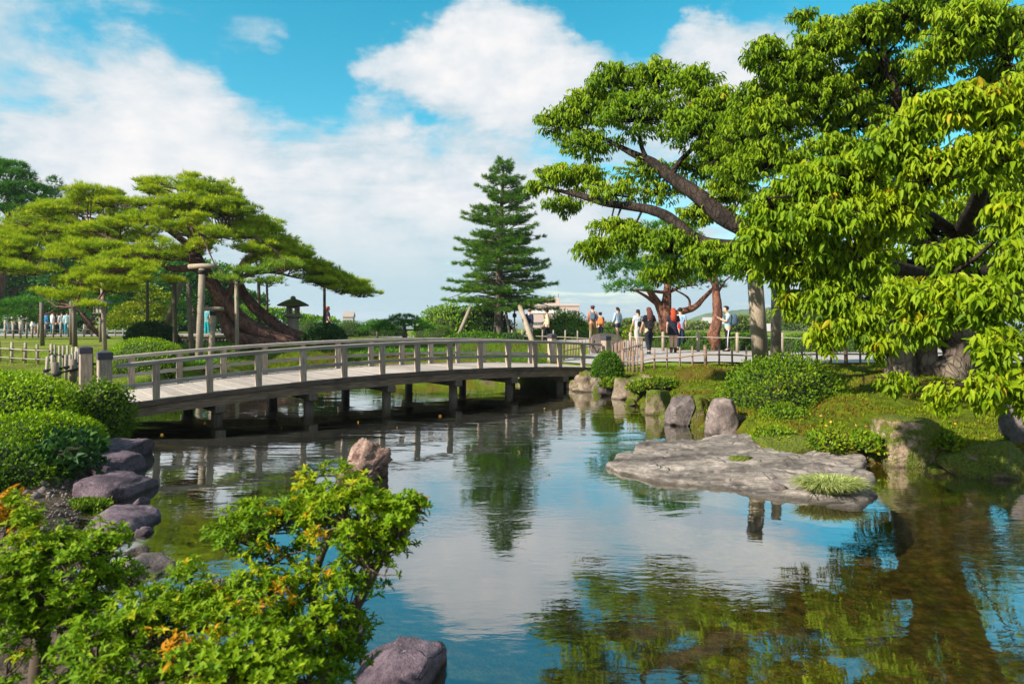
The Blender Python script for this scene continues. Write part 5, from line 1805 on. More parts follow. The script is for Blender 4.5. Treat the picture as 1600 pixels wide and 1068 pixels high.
    # the 300 leaves that show largest are objects; all others one mesh
    dist = np.linalg.norm(pos - np.array(cam.location), axis=1)
    u_ = np.abs(pos[:, 0] / pos[:, 1]) < .76
    v_ = (pos[:, 2] - H) / pos[:, 1] < .46
    score = np.where(u_ & v_, L / dist, 0)
    big = np.argsort(-score)[:300]
    rest = np.ones(len(pos), bool)
    rest[big] = False
    up = np.array([0, 0, 1.0]) + rand_dirs(len(pos)) * .6
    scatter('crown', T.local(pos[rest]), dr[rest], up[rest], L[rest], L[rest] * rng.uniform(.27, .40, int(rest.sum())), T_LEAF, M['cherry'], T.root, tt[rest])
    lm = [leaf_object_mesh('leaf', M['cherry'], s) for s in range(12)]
    for i in big:
        o = link('leaf', lm[i % 12], None, T.root)
        X = Vector(dr[i])
        Y = Vector(np.cross(dr[i], up[i])).normalized()
        Z = Y.cross(X) * -1
        mt = Matrix((X, Y, X.cross(Y))).transposed().to_4x4()
        mt = Matrix.Translation(Vector(pos[i]) - T.o) @ mt @ Matrix.Diagonal((L[i], L[i], L[i], 1))
        o.matrix_local = mt


cherry()


# ---- azaleas in the foreground
def rosettes(pos, axis, leaf, n=7):
    """whorls of small leaves"""
    m = len(pos)
    P_, D_, L_ = [], [], []
    ax = unit(axis)
    for k in range(n):
        ang = 2 * math.pi * k / n + rng.uniform(-.4, .4, m)
        t = unit(np.cross(ax, np.array([.31, .17, .93])))
        b = np.cross(ax, t)
        lift = rng.uniform(.15, 1.3, m)
        D_.append(t * np.cos(ang)[:, None] + b * np.sin(ang)[:, None] + ax * lift[:, None])
        L_.append(leaf * rng.uniform(.55, 1.3, m))
        P_.append(pos + ax * (rng.uniform(-.01, .012, m))[:, None])
    return np.concatenate(P_), np.concatenate(D_), np.concatenate(L_), np.tile(ax, (n, 1))


def rosette_mesh(seed, mat):
    r = random.Random(seed)
    V, T = [], []
    n = 8
    for k in range(n):
        an = 2 * math.pi * k / n * 1.0 + r.uniform(-.3, .3)
        lift = r.uniform(.2, 1.2)
        d = Vector((math.cos(an), math.sin(an), lift)).normalized()
        s = d.cross(Vector((0, 0, 1))).normalized()
        nn = s.cross(d)
        L = r.uniform(.8, 1.15)
        o = len(V)
        for u, w, c in ((0, .05, 0), (0, -.05, 0), (.35, .17, .05), (.35, 0, .0), (.35, -.17, .05), (.7, .17, .03), (.7, 0, -.02), (.7, -.17, .03), (1, 0, -.10)):
            V.append(tuple(d * u * L + s * w * L + nn * c * L))
        T += [(o, o + 3, o + 2), (o, o + 1, o + 3), (o + 1, o + 4, o + 3), (o + 2, o + 3, o + 6), (o + 2, o + 6, o + 5), (o + 3, o + 4, o + 7), (o + 3, o + 7, o + 6), (o + 5, o + 6, o + 8), (o + 6, o + 7, o + 8)]
    return np_mesh('leaf_whorl', V, T, mat, False, np.repeat([r.uniform(.3, .7) + r.uniform(-.1, .12) for _ in range(n)], 9))


def azalea(name, label, base, limbs, blobs, leaf, singles):
    T = Tree(name, label, base, 'shrub')
    T.limbs('branch', limbs, 'twig', 8)
    skel = []
    for l in limbs:
        skel += limb_px(l, 5)[0]
    segs, pos, ax, tt = [], [], [], []
    for px, py, d, rx, ry, n, ts in blobs:
        c = P(px, py, d)
        Rx, Rz = rx * d / F, ry * d / F
        hub = c - Vector((0, 0, Rz * .4))
        segs.append((nearest(skel, hub), hub, .007, .004))
        m_ = max(3, int(n / 7))
        per = 12
        n = m_ * per
        cc = rand_dirs(m_)
        cc[:, 2] = np.where((cc[:, 2] < -.1) & (rng.uniform(size=m_) < .55), -cc[:, 2], cc[:, 2])
        cc = cc * (rng.uniform(.3, 1.08, m_) ** .55)[:, None] * np.array([Rx, Rx * .85, Rz])
        q = rand_dirs(n)
        q[:, 2] = np.where((q[:, 2] < -.1) & (rng.uniform(size=n) < .8), -q[:, 2], q[:, 2])
        cr = np.repeat(rng.uniform(.035, .085, m_), per)
        p = np.repeat(cc, per, 0) + q * (cr * rng.uniform(.3, 1, n) ** .6)[:, None] * np.array([1, 1, .85]) + np.array(c)
        ct = np.repeat(rng.normal(0, .13, m_) + (rng.uniform(size=m_) < .06) * .30, per)
        pos.append(p)
        ax.append(q * .8 + np.array([0, -.05, .75]) + rand_dirs(n) * .3)
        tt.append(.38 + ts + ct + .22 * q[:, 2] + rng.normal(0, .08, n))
        for k in range(m_):
            e = Vector(cc[k]) + c - Vector((0, 0, .02))
            segs.append((hub, e, .0045, .0025))
            for t_ in range(3):
                segs.append((e, Vector(p[k * per + t_]), .0025, .0015))
    T.twigs(segs, 'twig', 4)
    pos, ax, tt = np.concatenate(pos), unit(np.concatenate(ax)), np.concatenate(tt)
    dist = np.linalg.norm(pos - np.array(cam.location), axis=1)
    vis = (np.abs(pos[:, 0] / pos[:, 1]) < .77) & ((H - pos[:, 2]) / pos[:, 1] < .55)
    big = np.argsort(np.where(vis, dist, 99) - .25 * (pos[:, 2] - pos[:, 2].mean()))[:singles]
    rest = np.ones(len(pos), bool)
    rest[big] = False
    p, d_, L, up = rosettes(T.local(pos[rest]), ax[rest], leaf)
    scatter('foliage', p, d_, np.tile(ax[rest], (7, 1)) + rand_dirs(len(p)) * .2, L, L * .42, T_LEAF, M['azalea'], T.root, np.tile(tt[rest], 7) + rng.normal(0, .09, len(p)))
    ms = [rosette_mesh(s, M['azalea']) for s in range(10)]
    for i in big:
        o = link('leaf_whorl', ms[i % 10], None, T.root)
        o.rotation_euler = (Vector(ax[i]).to_track_quat('Z', 'Y') @ Matrix.Rotation(rnd.uniform(0, 6.28), 3, 'Z').to_quaternion()).to_euler()
        o.location = Vector(pos[i]) - T.o
        o.scale = (leaf * rnd.uniform(.85, 1.2),) * 3


b = P(520, 1090, 2.75)
azalea('azalea_shrub', 'leaning azalea with clumped bright leaves over the water in front', (b.x, b.y, gz(b.x, b.y)),
       [[(500, 1130, 2.8, .035), (525, 1010, 2.75, .028), (560, 940, 2.7, .022), (600, 860, 2.65, .014), (610, 810, 2.62, .006)],
        [(505, 1060, 2.8, .026), (490, 930, 2.8, .022), (497, 880, 2.75, .018), (520, 830, 2.72, .012), (545, 790, 2.7, .006)],
        [(492, 920, 2.8, .014), (450, 870, 2.85, .010), (400, 840, 2.85, .006)],
        [(495, 1040, 2.75, .016), (420, 990, 2.6, .012), (350, 980, 2.5, .008), (280, 990, 2.4, .005)],
        [(505, 1070, 2.75, .014), (440, 1060, 2.4, .010), (380, 1060, 2.3, .006)], [(520, 840, 2.74, .01), (505, 790, 2.85, .006)]],
       [(510, 765, 2.85, 36, 28, 70, .05), (560, 815, 2.65, 84, 46, 310, .16), (625, 820, 2.62, 34, 44, 100, .10), (575, 870, 2.65, 60, 40, 140, .0), (480, 812, 2.8, 50, 34, 130, -.02), (420, 820, 2.85, 60, 34, 160, -.04), (370, 835, 2.85, 42, 28, 60, -.04), (430, 868, 2.8, 60, 28, 80, -.12),
        (545, 935, 2.7, 42, 40, 60, -.1), (450, 930, 2.6, 70, 30, 110, .02), (390, 960, 2.5, 80, 40, 150, .06), (310, 970, 2.45, 70, 40, 130, .1), (470, 985, 2.5, 70, 44, 120, .0), (250, 960, 2.45, 60, 44, 90, .02), (200, 985, 2.4, 60, 40, 90, -.05),
        (410, 1030, 2.25, 80, 50, 140, .12), (320, 1045, 2.2, 70, 46, 120, .18), (480, 1055, 2.4, 60, 40, 90, -.06), (230, 1050, 2.3, 70, 40, 90, -.05), (150, 1020, 2.3, 46, 40, 50, -.1), (560, 1000, 2.7, 34, 44, 50, -.12), (500, 1020, 2.6, 50, 40, 70, -.1), (545, 890, 2.72, 40, 30, 50, -.1), (180, 1060, 2.2, 60, 40, 60, 0), (400, 1075, 2.15, 90, 30, 90, .1), (290, 900, 2.6, 16, 12, 8, .1), (275, 930, 2.5, 40, 24, 40, .05)],
       .027, 300)
b = P(50, 1100, 2.7)
azalea('azalea_shrub', 'dark stemmed azalea at the lower left corner with fresh shoots', (b.x, b.y, gz(b.x, b.y)),
       [[(55, 1150, 2.7, .04), (60, 1050, 2.65, .034), (66, 980, 2.65, .028), (60, 920, 2.6, .018), (45, 860, 2.6, .010)],
        [(64, 990, 2.65, .018), (110, 920, 2.6, .012), (150, 880, 2.6, .006)], [(62, 970, 2.65, .016), (20, 930, 2.5, .010), (-20, 900, 2.5, .006)]],
       [(50, 880, 2.6, 60, 40, 120, .0), (120, 865, 2.6, 60, 36, 110, -.02), (160, 880, 2.65, 40, 34, 60, -.08), (20, 920, 2.5, 60, 44, 110, .0), (90, 930, 2.55, 66, 40, 120, -.08), (50, 975, 2.55, 80, 36, 120, -.14), (-10, 980, 2.45, 40, 50, 50, -.1), (120, 970, 2.55, 50, 34, 60, -.14),
        (30, 830, 2.65, 30, 24, 30, .05), (140, 1030, 2.5, 40, 34, 40, -.16), (200, 900, 2.7, 26, 20, 24, -.1), (10, 1040, 2.4, 40, 40, 40, -.14), (100, 1060, 2.5, 40, 24, 30, -.16), (170, 930, 2.6, 36, 30, 40, -.08)],
       .027, 160)
# a yellow leaved sprig at the left edge
b = P(5, 850, 3.0)
azalea('yellow_sprig', 'yellow leaved sprig poking in at the left edge', (b.x, b.y, gz(b.x, b.y)),
       [[(-20, 900, 3.0, .012), (5, 840, 3.0, .008), (18, 805, 3.0, .004)]], [(12, 805, 3.0, 30, 22, 26, .55), (30, 820, 3.0, 16, 12, 8, .6)], .045, 8)


# ================================================================== far things
def hills():
    m, w = new_mat('wooded_hills')
    geo = w.n('ShaderNodeNewGeometry').outputs['Position']
    a = w.noise(geo, .03, 6, .7)
    b_ = w.noise(geo, .15, 4, .7)
    col = w.mix(w.maprange(a, .35, .65), (.05, .10, .03, 1), (.11, .15, .045, 1))
    finish(w, col, .95, b_, 1.0, 6.0, .05)
    for nm, d0, w0, px0, px1, top, seed in (('hills', 900, 260, 1010, 1480, 481, 2), ('hills', 420, 120, 1010, 1400, 500, 5)):
        n = 90
        vs, q = [], []
        k = 14
        for i in range(n + 1):
            px = px0 + (px1 - px0) * i / n
            env = math.sin(math.pi * i / n) ** .5
            for j in range(k + 1):
                v = j / k
                d = d0 - w0 / 2 + w0 * v
                x = (px - 800) * d0 / F
                h = math.sin(math.pi * v) ** .8
                zt = H - (top - HOR) * d0 / F
                z = -32 + (zt + 32) * env * h * (1 + .16 * noise.fractal(Vector((px * .02, v * 2, seed)), 1, 2, 5))
                vs.append((x, d, z))
        idx = np.arange((n + 1) * (k + 1)).reshape(n + 1, k + 1)
        f = np.stack([idx[:-1, :-1], idx[1:, :-1], idx[1:, 1:], idx[:-1, 1:]], -1).reshape(-1, 4)
        structure(link(nm, np_mesh(nm, vs, f, m, True)))


hills()


def pink_building():
    d = 230
    l, r, top = P(829, 478, d), P(905, 478, d), P(850, 468, d)
    root = thing('concrete_building', 'pinkish flat roofed building block far beyond the garden', 'building', ((l.x + r.x) / 2, d, -30))
    wm = plain_mat('pink_concrete', (.52, .38, .32), .85, .06, .3)
    wd = plain_mat('roof_band', (.56, .43, .37), .85, .05, .3)
    gl = plain_mat('dark_window', (.10, .11, .13), .2, .2, 1, .5)
    W = r.x - l.x
    h = l.z + 30
    MB().box((0, 8, h / 2), (W, 16, h), None, .1).build('wall', wm, root)
    MB().box((0, 8, h + .35), (W + .5, 16.5, .7), None, .05).build('parapet', wd, root)
    x0 = P(853, 0, d).x - root.location.x
    x1 = P(875, 0, d).x - root.location.x
    ht = top.z - l.z
    MB().box(((x0 + x1) / 2, 6, h + .7 + ht / 2), (x1 - x0, 8, ht), None, .08).build('stair_tower', wm, root)
    MB().tube([(x1 - .3, 4, h + ht), (x1 - .3, 4, h + ht + 2.2)], .12, 6).build('mast', gl, root)
    MB().box((-W * .1, -.12, h - 1.9), (W * .72, .2, 1.1)).build('roof_band', plain_mat('white_band', (.70, .66, .62), .7, .05, 1), root)
    wmsh = MB().box((0, 0, 0), (1.5, .16, .9)).mesh('window', gl)
    for i in range(3):
        o = link('window', wmsh, None, root)
        o.location = (W * .5 - 5.6 + i * 1.9, -.10, h - 1.9)
    for k in range(4):
        for i in range(9):
            o = link('window', wmsh, None, root)
            o.location = (-W / 2 + 1.6 + i * (W - 3) / 8.4, -.03, h - 6 - 3.1 * k)


pink_building()


def far_house(label, px, py, d, w, h, roofc, wallc):
    b = P(px, py, d)
    root = thing('far_house', label, 'house', (b.x, d, b.z - h))
    MB().box((0, 0, h / 2), (w, w * .8, h)).build('wall', plain_mat('house_wall_%d' % px, wallc, .8, .06, .5), root)
    m = MB()
    a, c, t = w * .58, w * .48, h * .45
    m.add([(-a, -c, h), (a, -c, h), (a, c, h), (-a, c, h), (-a, 0, h + t), (a, 0, h + t)], [(0, 1, 5, 4), (2, 3, 4, 5), (0, 4, 3), (1, 2, 5), (3, 2, 1, 0)])
    m.build('roof', plain_mat('house_roof_%d' % px, roofc, .7, .1, .5), root)
    wn = MB().box((0, -w * .4 - .02, 0), (w * .16, .08, h * .22)).mesh('window', M['cap'])
    for i in (-.28, 0, .28):
        o = link('window', wn, None, root)
        o.location = (i * w, 0, h * .62)


far_house('small white walled house far off behind the leaning red trunk', 1116, 506, 200, 6.0, 4.5, (.35, .33, .33), (.70, .66, .60))
far_house('pale house with grey roof far behind the woman in the black dress', 1076, 512, 190, 6.5, 4.2, (.30, .27, .26), (.62, .52, .44))
far_house('lower pale house right of the grey roofed one', 1090, 516, 180, 5.5, 4, (.34, .25, .22), (.66, .6, .52))
far_house('tiny white house far across the trees in the middle', 545, 495, 160, 2.4, 3, (.28, .24, .22), (.38, .34, .3))
far_house('white gabled house between the two thick cherry props', 1200, 517, 60, 1.3, 1.5, (.36, .34, .32), (.5, .48, .45))


def lamp_mast():
    b = P(804, 520, 37)
    root = thing('lamp_mast', 'thin dark mast right of the spruce trunk', 'mast', (b.x, b.y, gz(b.x, b.y)))
    z = P(804, 478, 37).z - root.location.z
    MB().tube([(0, 0, -.1), (0, 0, z)], [.05, .04], 8).build('pole', M['propdark'], root)
    MB().box((0, 0, z * .72), (.22, .16, .22), None, .02).build('box', M['cap'], root)


lamp_mast()


# ================================================================== people
def skin_eval(verts, edges, radii, root=0, sub=2):
    me = bpy.data.meshes.new('tmp')
    me.from_pydata(verts, edges, [])
    o = bpy.data.objects.new('tmp', me)
    COL.objects.link(o)
    o.modifiers.new('s', 'SKIN')
    for i, r in enumerate(radii):
        sv = me.skin_vertices[0].data[i]
        sv.radius = r if isinstance(r, tuple) else (r, r)
        sv.use_root = (i == root)
    o.modifiers.new('b', 'SUBSURF').levels = sub
    dg = bpy.context.evaluated_depsgraph_get()
    dg.update()
    ev = o.evaluated_get(dg)
    m2 = bpy.data.meshes.new_from_object(ev)
    bpy.data.objects.remove(o)
    bpy.data.meshes.remove(me)
    m2.polygons.foreach_set('use_smooth', [True] * len(m2.polygons))
    return m2


def finger_boxes(mb, w, dirn, side, s):
    """four unequal fingers and a thumb, each with a bend"""
    dirn, side = dirn.normalized(), side.normalized()
    nrm = dirn.cross(side)
    for k, L in enumerate((.040, .046, .043, .034)):
        b = w + side * (k - 1.5) * .0085 * 1.0
        mb.tube([b, b + dirn * L * .55, b + dirn * L * .8 + nrm * L * .35], [.0048, .0045, .003], 5)
    b = w - dirn * .02 + side * -.016
    mb.tube([b, b + (dirn * .5 - side).normalized() * .022, b + (dirn * .9 - side * .7).normalized() * .036], [.0055, .005, .0035], 5)


def person(label, px, d, h, face, top, bottom, hair, pose='stand', haircut='short', legs='trousers', sleeves='short', hat=None, shoe=(.03, .03, .035), reach=0.0, group='visitors walking in the garden', stripe=None, fat=1.0):
    """face = the heading in degrees, 0 looking away from the camera, 90 to the right"""
    x, y = at(px, d)
    z = gz(x, y) + .04
    root = thing('person', label, 'person', (x, y, z), R(-face), group)
    root.scale = (h, h, h)
    st = {'stand': .012, 'walk': .075, 'step': .045}[pose]
    sgn = rnd.choice((-1, 1))
    # local frame: +y ahead, +x to the figure's right, unit height
    hipL, hipR = Vector((-.05, 0, .505)), Vector((.05, 0, .505))
    fl, fr = sgn * st * 1.5, -sgn * st * 1.5
    kneeL, kneeR = Vector((-.052, fl * .55 + abs(st) * .35, .285)), Vector((.052, fr * .55 + abs(st) * .35, .285))
    ankL, ankR = Vector((-.055, fl - (st * .4 if fl < 0 else 0), .045 + (st * .35 if fl < 0 else 0))), Vector((.055, fr - (st * .4 if fr < 0 else 0), .045 + (st * .35 if fr < 0 else 0)))
    toe = Vector((0, .075, -.028))
    shL, shR = Vector((-.098, -.005, .805)), Vector((.098, -.005, .805))
    swing = st * .9
    elL, elR = Vector((-.125, -sgn * swing * .7 - .01, .645)), Vector((.125, sgn * swing * .7 - .01, .645))
    wrL, wrR = Vector((-.125, -sgn * swing * 1.6 + .045, .505)), Vector((.125, sgn * swing * 1.6 + .045, .505))
    if reach > 0:
        elR = Vector((.115, .05, .665))
        wrR = Vector((.075, .19, .70 + .05 * reach))
        elL = Vector((-.115, .05, .665))
        wrL = Vector((-.07, .17, .68 + .04 * reach))
    handL, handR = wrL + (wrL - elL).normalized() * .042, wrR + (wrR - elR).normalized() * .042
    tilt = .035 if reach else .01
    V = [(0, 0, .52), (0, 0, .60), (0, .0, .70), (0, -.005, .785), (0, -.004, .835), (0, .004 + tilt * .4, .868), (0, .014 + tilt, .905), (0, .010 + tilt, .950), (0, .004 + tilt, .985),
         shL, elL, wrL, handL, shR, elR, wrR, handR, hipL, kneeL, ankL, ankL + toe, hipR, kneeR, ankR, ankR + toe]
    E = [(0, 1), (1, 2), (2, 3), (3, 4), (4, 5), (5, 6), (6, 7), (7, 8), (3, 9), (9, 10), (10, 11), (11, 12), (3, 13), (13, 14), (14, 15), (15, 16),
         (0, 17), (17, 18), (18, 19), (19, 20), (0, 21), (21, 22), (22, 23), (23, 24)]
    rd = [(.085, .062), (.075, .055), (.09, .062), (.07, .05), .030, .031, (.044, .05), (.047, .056), (.030, .036),
          .036, .027, .019, (.013, .02), .036, .027, .019, (.013, .02), .062, .043, .026, .02, .062, .043, .026, .02]
    body = skin_eval([tuple(v) for v in V], E, rd)
    # nose, ears and fingers are welded into the same mesh
    mb = MB()
    hc = Vector((0, .014 + tilt, .925))
    mb.add([hc + Vector(v) for v in ((-.008, .046, .006), (.008, .046, .006), (0, .046, .026), (0, .066, .004))], [(0, 1, 3), (1, 2, 3), (2, 0, 3)])
    for s in (-1, 1):
        mb.tube([hc + Vector((s * .043, -.004, .016)), hc + Vector((s * .051, -.008, .004)), hc + Vector((s * .045, -.004, -.012))], [.006, .008, .005], 6)
    for hd, wr, s in ((handL, wrL, 1), (handR, wrR, -1)):
        finger_boxes(mb, hd, hd - wr, Vector((0, 1, 0)) if abs((hd - wr).normalized().y) < .8 else Vector((s, 0, 0)), 1)
    bm = bmesh.new()
    bm.from_mesh(body)
    bm.from_mesh(mb.mesh('tmp2'))
    bm.to_mesh(body)
    bm.free()
    body.name = 'body'
    body.materials.clear()
    body.materials.append(M['skin'])
    for p in body.polygons:
        p.material_index = 0
    link('body', body, None, root)
    # eyes and mouth
    fm = MB()
    for s in (-1, 1):
        fm.box(hc + Vector((s * .018, .049, .016)), (.012, .006, .007), None, .002)
    fm.build('eyes', cloth('eye', (.03, .02, .02)), root)
    MB().box(hc + Vector((0, .049, -.022)), (.022, .006, .005), None, .002).build('mouth', cloth('lips', (.35, .12, .10)), root)
    k = 1.16 * fat
    # the upper garment
    tv = [(0, 0, .478), (0, 0, .60), (0, 0, .70), (0, -.005, .785), (0, -.004, .825), shL, shL.lerp(elL, .75), shR, shR.lerp(elR, .75)]
    te = [(0, 1), (1, 2), (2, 3), (3, 4), (3, 5), (5, 6), (3, 7), (7, 8)]
    tr = [(.102 * fat, .08 * fat), (.09 * fat, .07 * fat), (.10 * fat, .074 * fat), (.08, .06), (.042, .042), .048, .043, .048, .043]
    if sleeves == 'long':
        tv += [elL, wrL.lerp(elL, .1), elR, wrR.lerp(elR, .1)]
        te += [(6, 9), (9, 10), (8, 11), (11, 12)]
        tr += [.038, .029, .038, .029]
    tm = skin_eval([tuple(v) for v in tv], te, tr, 2)
    tm.materials.clear()
    link('jacket' if sleeves == 'long' else 'shirt', tm, cloth('%g_%g_%g' % top, top), root)
    bmat = cloth('%g_%g_%g' % bottom, bottom)
    if legs in ('trousers', 'wide', 'shorts'):
        cut = .42 if legs == 'shorts' else 1
        a = (1.5 if legs == 'wide' else 1.0)

        def leg(hp, kn, an):
            if legs == 'shorts':
                return [hp, hp.lerp(kn, .65)], [.072, .066]
            return [hp, kn, an + Vector((0, 0, .012))], [.072, .052 * a ** .7, .037 * a]
        l1, r1 = leg(hipL, kneeL, ankL)
        l2, r2 = leg(hipR, kneeR, ankR)
        bv = [(0, 0, .56), (0, 0, .515)] + l1 + l2
        n1 = len(l1)
        be = [(0, 1), (1, 2)] + [(2 + i, 3 + i) for i in range(n1 - 1)] + [(1, 2 + n1)] + [(2 + n1 + i, 3 + n1 + i) for i in range(n1 - 1)]
        br_ = [(.088, .068), (.096, .074)] + r1 + r2
        bmsh = skin_eval([tuple(v) for v in bv], be, br_, 1)
        bmsh.materials.clear()
        link('shorts' if legs == 'shorts' else 'trousers', bmsh, bmat, root)
        if stripe:
            s = MB()
            for hp, kn, an, sx in ((hipL, kneeL, ankL, -1), (hipR, kneeR, ankR, 1)):
                s.tube([hp + Vector((sx * .068, 0, -.03)), kn + Vector((sx * .05, 0, 0)), an + Vector((sx * .036, 0, .02))], .012, 6)
            s.build('stripe', cloth('stripe', stripe), root)
    else:
        hem = {'dress': .40, 'skirt': .36, 'long_skirt': .12}[legs]
        MB().lathe([(.125 + .02 * (legs == 'long_skirt'), hem), (.118, (hem + .52) / 2), (.10, .53), (.085, .60)], 14).build('skirt', bmat, root).scale = (1, .8, 1)
    sm = MB()
    for an in (ankL, ankR):
        sm.tube([an + Vector((0, -.035, -.024)), an + Vector((0, .02, -.022)), an + Vector((0, .075, -.028)), an + Vector((0, .10, -.032))], [.024, .030, .026, .012], 8)
        if legs in ('dress',):
            sm.tube([an + Vector((0, -.01, -.02)), an + Vector((0, -.004, .07))], [.032, .034], 8)
    sm.build('shoes', cloth('shoe_%g' % shoe[0], shoe), root)
    # hair
    hm = MB()
    hcap = hc + Vector((0, -.014, .022))
    n = 12
    prof = [(.050, -.028), (.059, -.005), (.061, .018), (.053, .043), (.034, .060), (.008, .066)]
    vs, fs = [], []
    for i, (r_, z_) in enumerate(prof):
        for j in range(n):
            a = 2 * math.pi * j / n
            cut = .0
            if math.sin(a) > .25 and z_ < .022:
                r2, z2 = r_ * .80, z_ * .2 + .034
            else:
                r2, z2 = r_, z_
            vs.append(hcap + Vector((r2 * .92 * math.cos(a), r2 * 1.08 * math.sin(a), z2)))
    for i in range(len(prof) - 1):
        for j in range(n):
            fs.append((i * n + j, i * n + (j + 1) % n, (i + 1) * n + (j + 1) % n, (i + 1) * n + j))
    fs.append(tuple((len(prof) - 1) * n + j for j in range(n)))
    hm.add(vs, fs, True)
    if haircut == 'long':
        hm.tube([hcap + Vector((0, -.03, .02)), hcap + Vector((0, -.052, -.03)), hcap + Vector((0, -.075, -.11)), hcap + Vector((0, -.08, -.19)), hcap + Vector((0, -.076, -.245))], [.045, .062, .070, .062, .03], 10, True, .15, px)
    elif haircut == 'tail':
        hm.tube([hcap + Vector((0, -.055, .015)), hcap + Vector((0, -.085, .0)), hcap + Vector((0, -.085, -.06)), hcap + Vector((0, -.078, -.12))], [.02, .024, .022, .006], 8)
    hm.build('hair', cloth('hair_%g' % hair[0], hair), root)
    if hat:
        MB().lathe([(.092, .048), (.090, .056), (.064, .058), (.060, .085), (.05, .105), (.01, .11)], 14, hc + Vector((0, -.006, -.01))).build('hat', cloth('hat_%g' % hat[0], hat), root)
    return root


def back_bag(label, p, col, w=.30, hgt=.42, dep=.16, strap=(.04, .04, .045), zc=.70, name='backpack'):
    """a rounded backpack on the figure's back"""
    h = p.scale[0]
    root = thing(name, label, 'bag', p.location, p.rotation_euler[2])
    bm = bmesh.new()
    bmesh.ops.create_icosphere(bm, subdivisions=3, radius=1)
    V = np.array([v.co[:] for v in bm.verts])
    T = np.array([[v.index for v in f.verts] for f in bm.faces])
    bm.free()
    V = np.sign(V) * np.abs(V) ** .6
    V = V / np.abs(V).max(0) * np.array([w / 2, dep / 2, hgt / 2])
    V[:, 0] *= 1 - .22 * np.clip(V[:, 2] / hgt * 2, 0, 1)
    V += np.array([0, -(.066 * h + dep / 2 - .005), zc * h])
    m = cloth('bag_%g_%g' % (col[0], col[2]), col)
    link('pack', np_mesh('pack', V, T, m, True), None, root)
    MB().box((0, -(.066 * h + dep - .0), (zc - .05) * h), (w * .7, .05, hgt * .36), None, .02).build('pocket', m, root)
    s = MB()
    for sx in (-1, 1):
        s.tube([(sx * w * .3, -.07 * h, (zc + .1) * h), (sx * w * .3, -.02 * h, .842 * h), (sx * w * .3, .075 * h, .77 * h), (sx * w * .36, .06 * h, .66 * h), (sx * w * .42, -.06 * h, (zc - .08) * h)], .016, 6)
    s.build('straps', cloth('strap_%g' % strap[0], strap), root)
    return root


def hip_bag(label, p, col, side=1, z=.57, strap=(.03, .03, .03)):
    h = p.scale[0]
    root = thing('shoulder_bag', label, 'bag', p.location, p.rotation_euler[2])
    c = Vector((side * .125 * h, -.04 * h, z * h))
    MB().box(c, (.09, .24, .19), None, .03).build('pouch', cloth('bag_%g_%g' % (col[0], col[2]), col), root)
    MB().tube([c + Vector((0, .05, .1)), Vector((0, .08 * h, .72 * h)), Vector((-side * .07 * h, .05 * h, .83 * h)), Vector((-side * .07 * h, -.05 * h, .83 * h)), Vector((0, -.09 * h, .72 * h)), c + Vector((0, -.05, .1))], .012, 6).build('strap', cloth('strap_%g' % strap[0], strap), root)


BLK, NAVY, WHT, GREY = (.016, .016, .02), (.02, .03, .065), (.50, .53, .56), (.24, .24, .26)
person('person in a navy top and grey trousers beside the leaning prop', 827, 33.6, 1.62, 25, NAVY, (.28, .32, .38), (.12, .09, .07), 'step', sleeves='long')
p = person('person in a beige jacket and black hat walking with a bag', 855, 33.2, 1.56, -75, (.62, .50, .34), BLK, (.02, .018, .016), 'walk', sleeves='long', hat=BLK, fat=1.08)
hip_bag('black shoulder bag at the side of the beige jacket walker', p, BLK, 1)
p = person('person in a rust red top and brown trousers seen from behind', 926, 34.5, 1.74, 8, (.42, .17, .10), (.19, .125, .06), (.10, .04, .035), 'walk', sleeves='long', hat=(.12, .045, .05))
back_bag('slate blue backpack worn by the person in rust red', p, (.09, .14, .19))
p = person('child in dark clothes with a dark cap, seen from behind', 938, 33.5, 1.40, 4, NAVY, BLK, (.02, .02, .03), 'stand', hat=(.022, .03, .055))
back_bag('orange and black backpack on the child', p, (.65, .20, .06), .30, .40)
person('person with a ponytail in a pale blue shirt and navy shorts', 965, 34, 1.66, -35, (.34, .43, .54), (.03, .04, .07), (.03, .02, .02), 'step', 'tail', 'shorts', 'long')
p = person('person in a white tee and wide grey trousers on the path', 997, 28.5, 1.64, -15, WHT, (.38, .36, .34), (.03, .022, .02), 'walk', 'tail', 'wide')
back_bag('small black bag on the back of the white tee walker', p, BLK, .20, .24, .10, BLK, .63)
p = person('person in all black with long brown hair striding left', 1014, 24.2, 1.70, -12, BLK, (.018, .02, .03), (.10, .035, .022), 'walk', 'long', 'trousers', 'short')
back_bag('black little backpack on the black clad walker', p, (.02, .02, .022), .24, .28, .10, WHT, .62)
p = person('person with long red hair in a short black dress and boots', 1052, 24.8, 1.66, 6, (.02, .022, .04), (.016, .018, .03), (.33, .055, .022), 'step', 'long', 'dress', 'short', shoe=(.09, .03, .03))
q = hip_bag('bright red shoulder bag beside the red haired walker', p, (.62, .02, .03), 1, .60, (.55, .02, .03))
p = person('person in a pale blue top and dark trousers beyond the red hair', 1063, 27, 1.70, 5, (.33, .46, .60), NAVY, (.025, .02, .02), 'stand')
p = person('person in a pale tee and striped black track pants reading a phone', 1137, 25.6, 1.74, -82, (.30, .43, .48), BLK, (.022, .016, .014), 'stand', reach=1.0, stripe=WHT)
back_bag('navy backpack worn by the reader of the phone', p, (.06, .09, .13), .34, .46, .24)


def phone():
    pr = [o for o in bpy.data.objects if o.get('label', '').startswith('person in a pale tee and striped')][0]
    root = thing('phone', 'small dark phone held up by the reader in track pants', 'phone', pr.location, pr.rotation_euler[2])
    MB().box((0, .235 * 1.74, .735 * 1.74), (.075, .012, .15), Matrix.Rotation(-.5, 3, 'X'), .004).build('case', cloth('phone', (.02, .02, .025)), root)


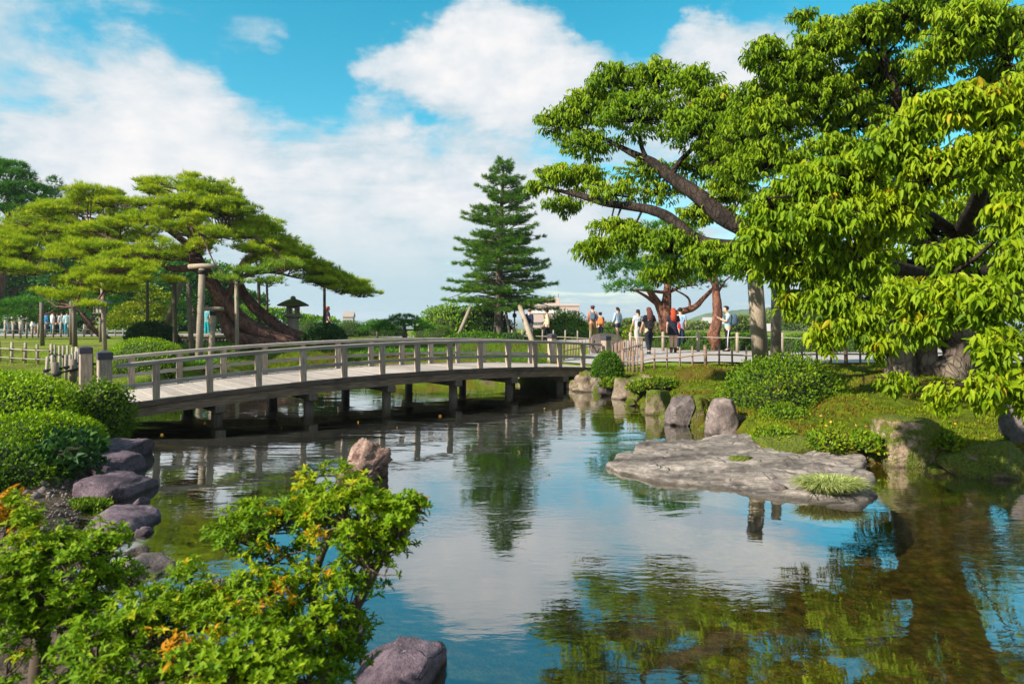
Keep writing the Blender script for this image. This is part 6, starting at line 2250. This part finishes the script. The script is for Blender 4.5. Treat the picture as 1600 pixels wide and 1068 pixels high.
phone()
person('red haired person in dark clothes behind the middle hedges', 512, 33, 1.62, 60, (.05, .03, .06), BLK, (.30, .07, .03), 'stand', 'long')
person('person in teal trousers half hidden behind the tall pale prop', 324, 36, 1.66, 20, (.10, .30, .36), (.02, .28, .34), (.04, .03, .03), 'stand')
person('dark clothed walker under the leaning pine trunk', 352, 36, 1.6, -60, BLK, NAVY, (.03, .02, .02), 'walk')
crowd = [(10, 51, (.55, .60, .58), (.30, .35, .36), 'person in pale grey at the left end of the crowd'), (20, 50.5, (.50, .42, .33), (.10, .25, .28), 'person in a tan top second from the left of the crowd'),
         (33, 50, (.66, .62, .58), (.35, .34, .32), 'person in a white hat and pale clothes in the crowd'), (42, 51, (.60, .52, .50), (.03, .22, .30), 'person in pink and blue in the crowd'),
         (52, 49, (.03, .03, .045), (.62, .60, .58), 'person in a black top and white skirt in the crowd'), (60, 50, (.30, .22, .16), BLK, 'person in a brown top just left of the mound prop'),
         (72, 49, (.03, .17, .36), (.03, .06, .12), 'person in a bright blue top right of the mound prop'), (82, 48.5, (.58, .64, .66), (.02, .12, .16), 'person in a white blouse with a dark strap in the crowd'),
         (90, 50.5, (.05, .06, .09), BLK, 'person in black behind the white blouse'), (97, 48.5, (.55, .52, .50), (.02, .20, .24), 'person in a cream top and teal trousers in the crowd'),
         (105, 48, (.42, .60, .66), (.03, .24, .28), 'person in a pale aqua shirt beside the pair of props')]
for i, (px, d, t, b_, lab) in enumerate(crowd):
    person(lab, px, d, rnd.uniform(1.55, 1.75), rnd.uniform(-50, 50), t, b_, rnd.choice([(.03, .02, .02), (.06, .035, .025)]), 'stand', rnd.choice(['short', 'tail']), 'skirt' if i == 4 else 'trousers', rnd.choice(['short', 'long']), hat=(.6, .56, .5) if i == 2 else None, group='crowd of visitors under the far trees')


# ================================================================== the faint haze that softens the far hills
def haze():
    m = bpy.data.materials.new('haze')
    m.use_nodes = True
    w = NT(m.node_tree)
    v = w.n('ShaderNodeVolumePrincipled')
    v.inputs['Color'].default_value = (.80, .90, 1.0, 1)
    v.inputs['Density'].default_value = .0003
    v.inputs['Anisotropy'].default_value = .2
    o = w.n('ShaderNodeOutputMaterial')
    w.link(v.outputs[0], o.inputs['Volume'])
    b = MB().box((0, 4350, -4), (19000, 10300, 60)).build('haze', m)
    stuff(b)


haze()
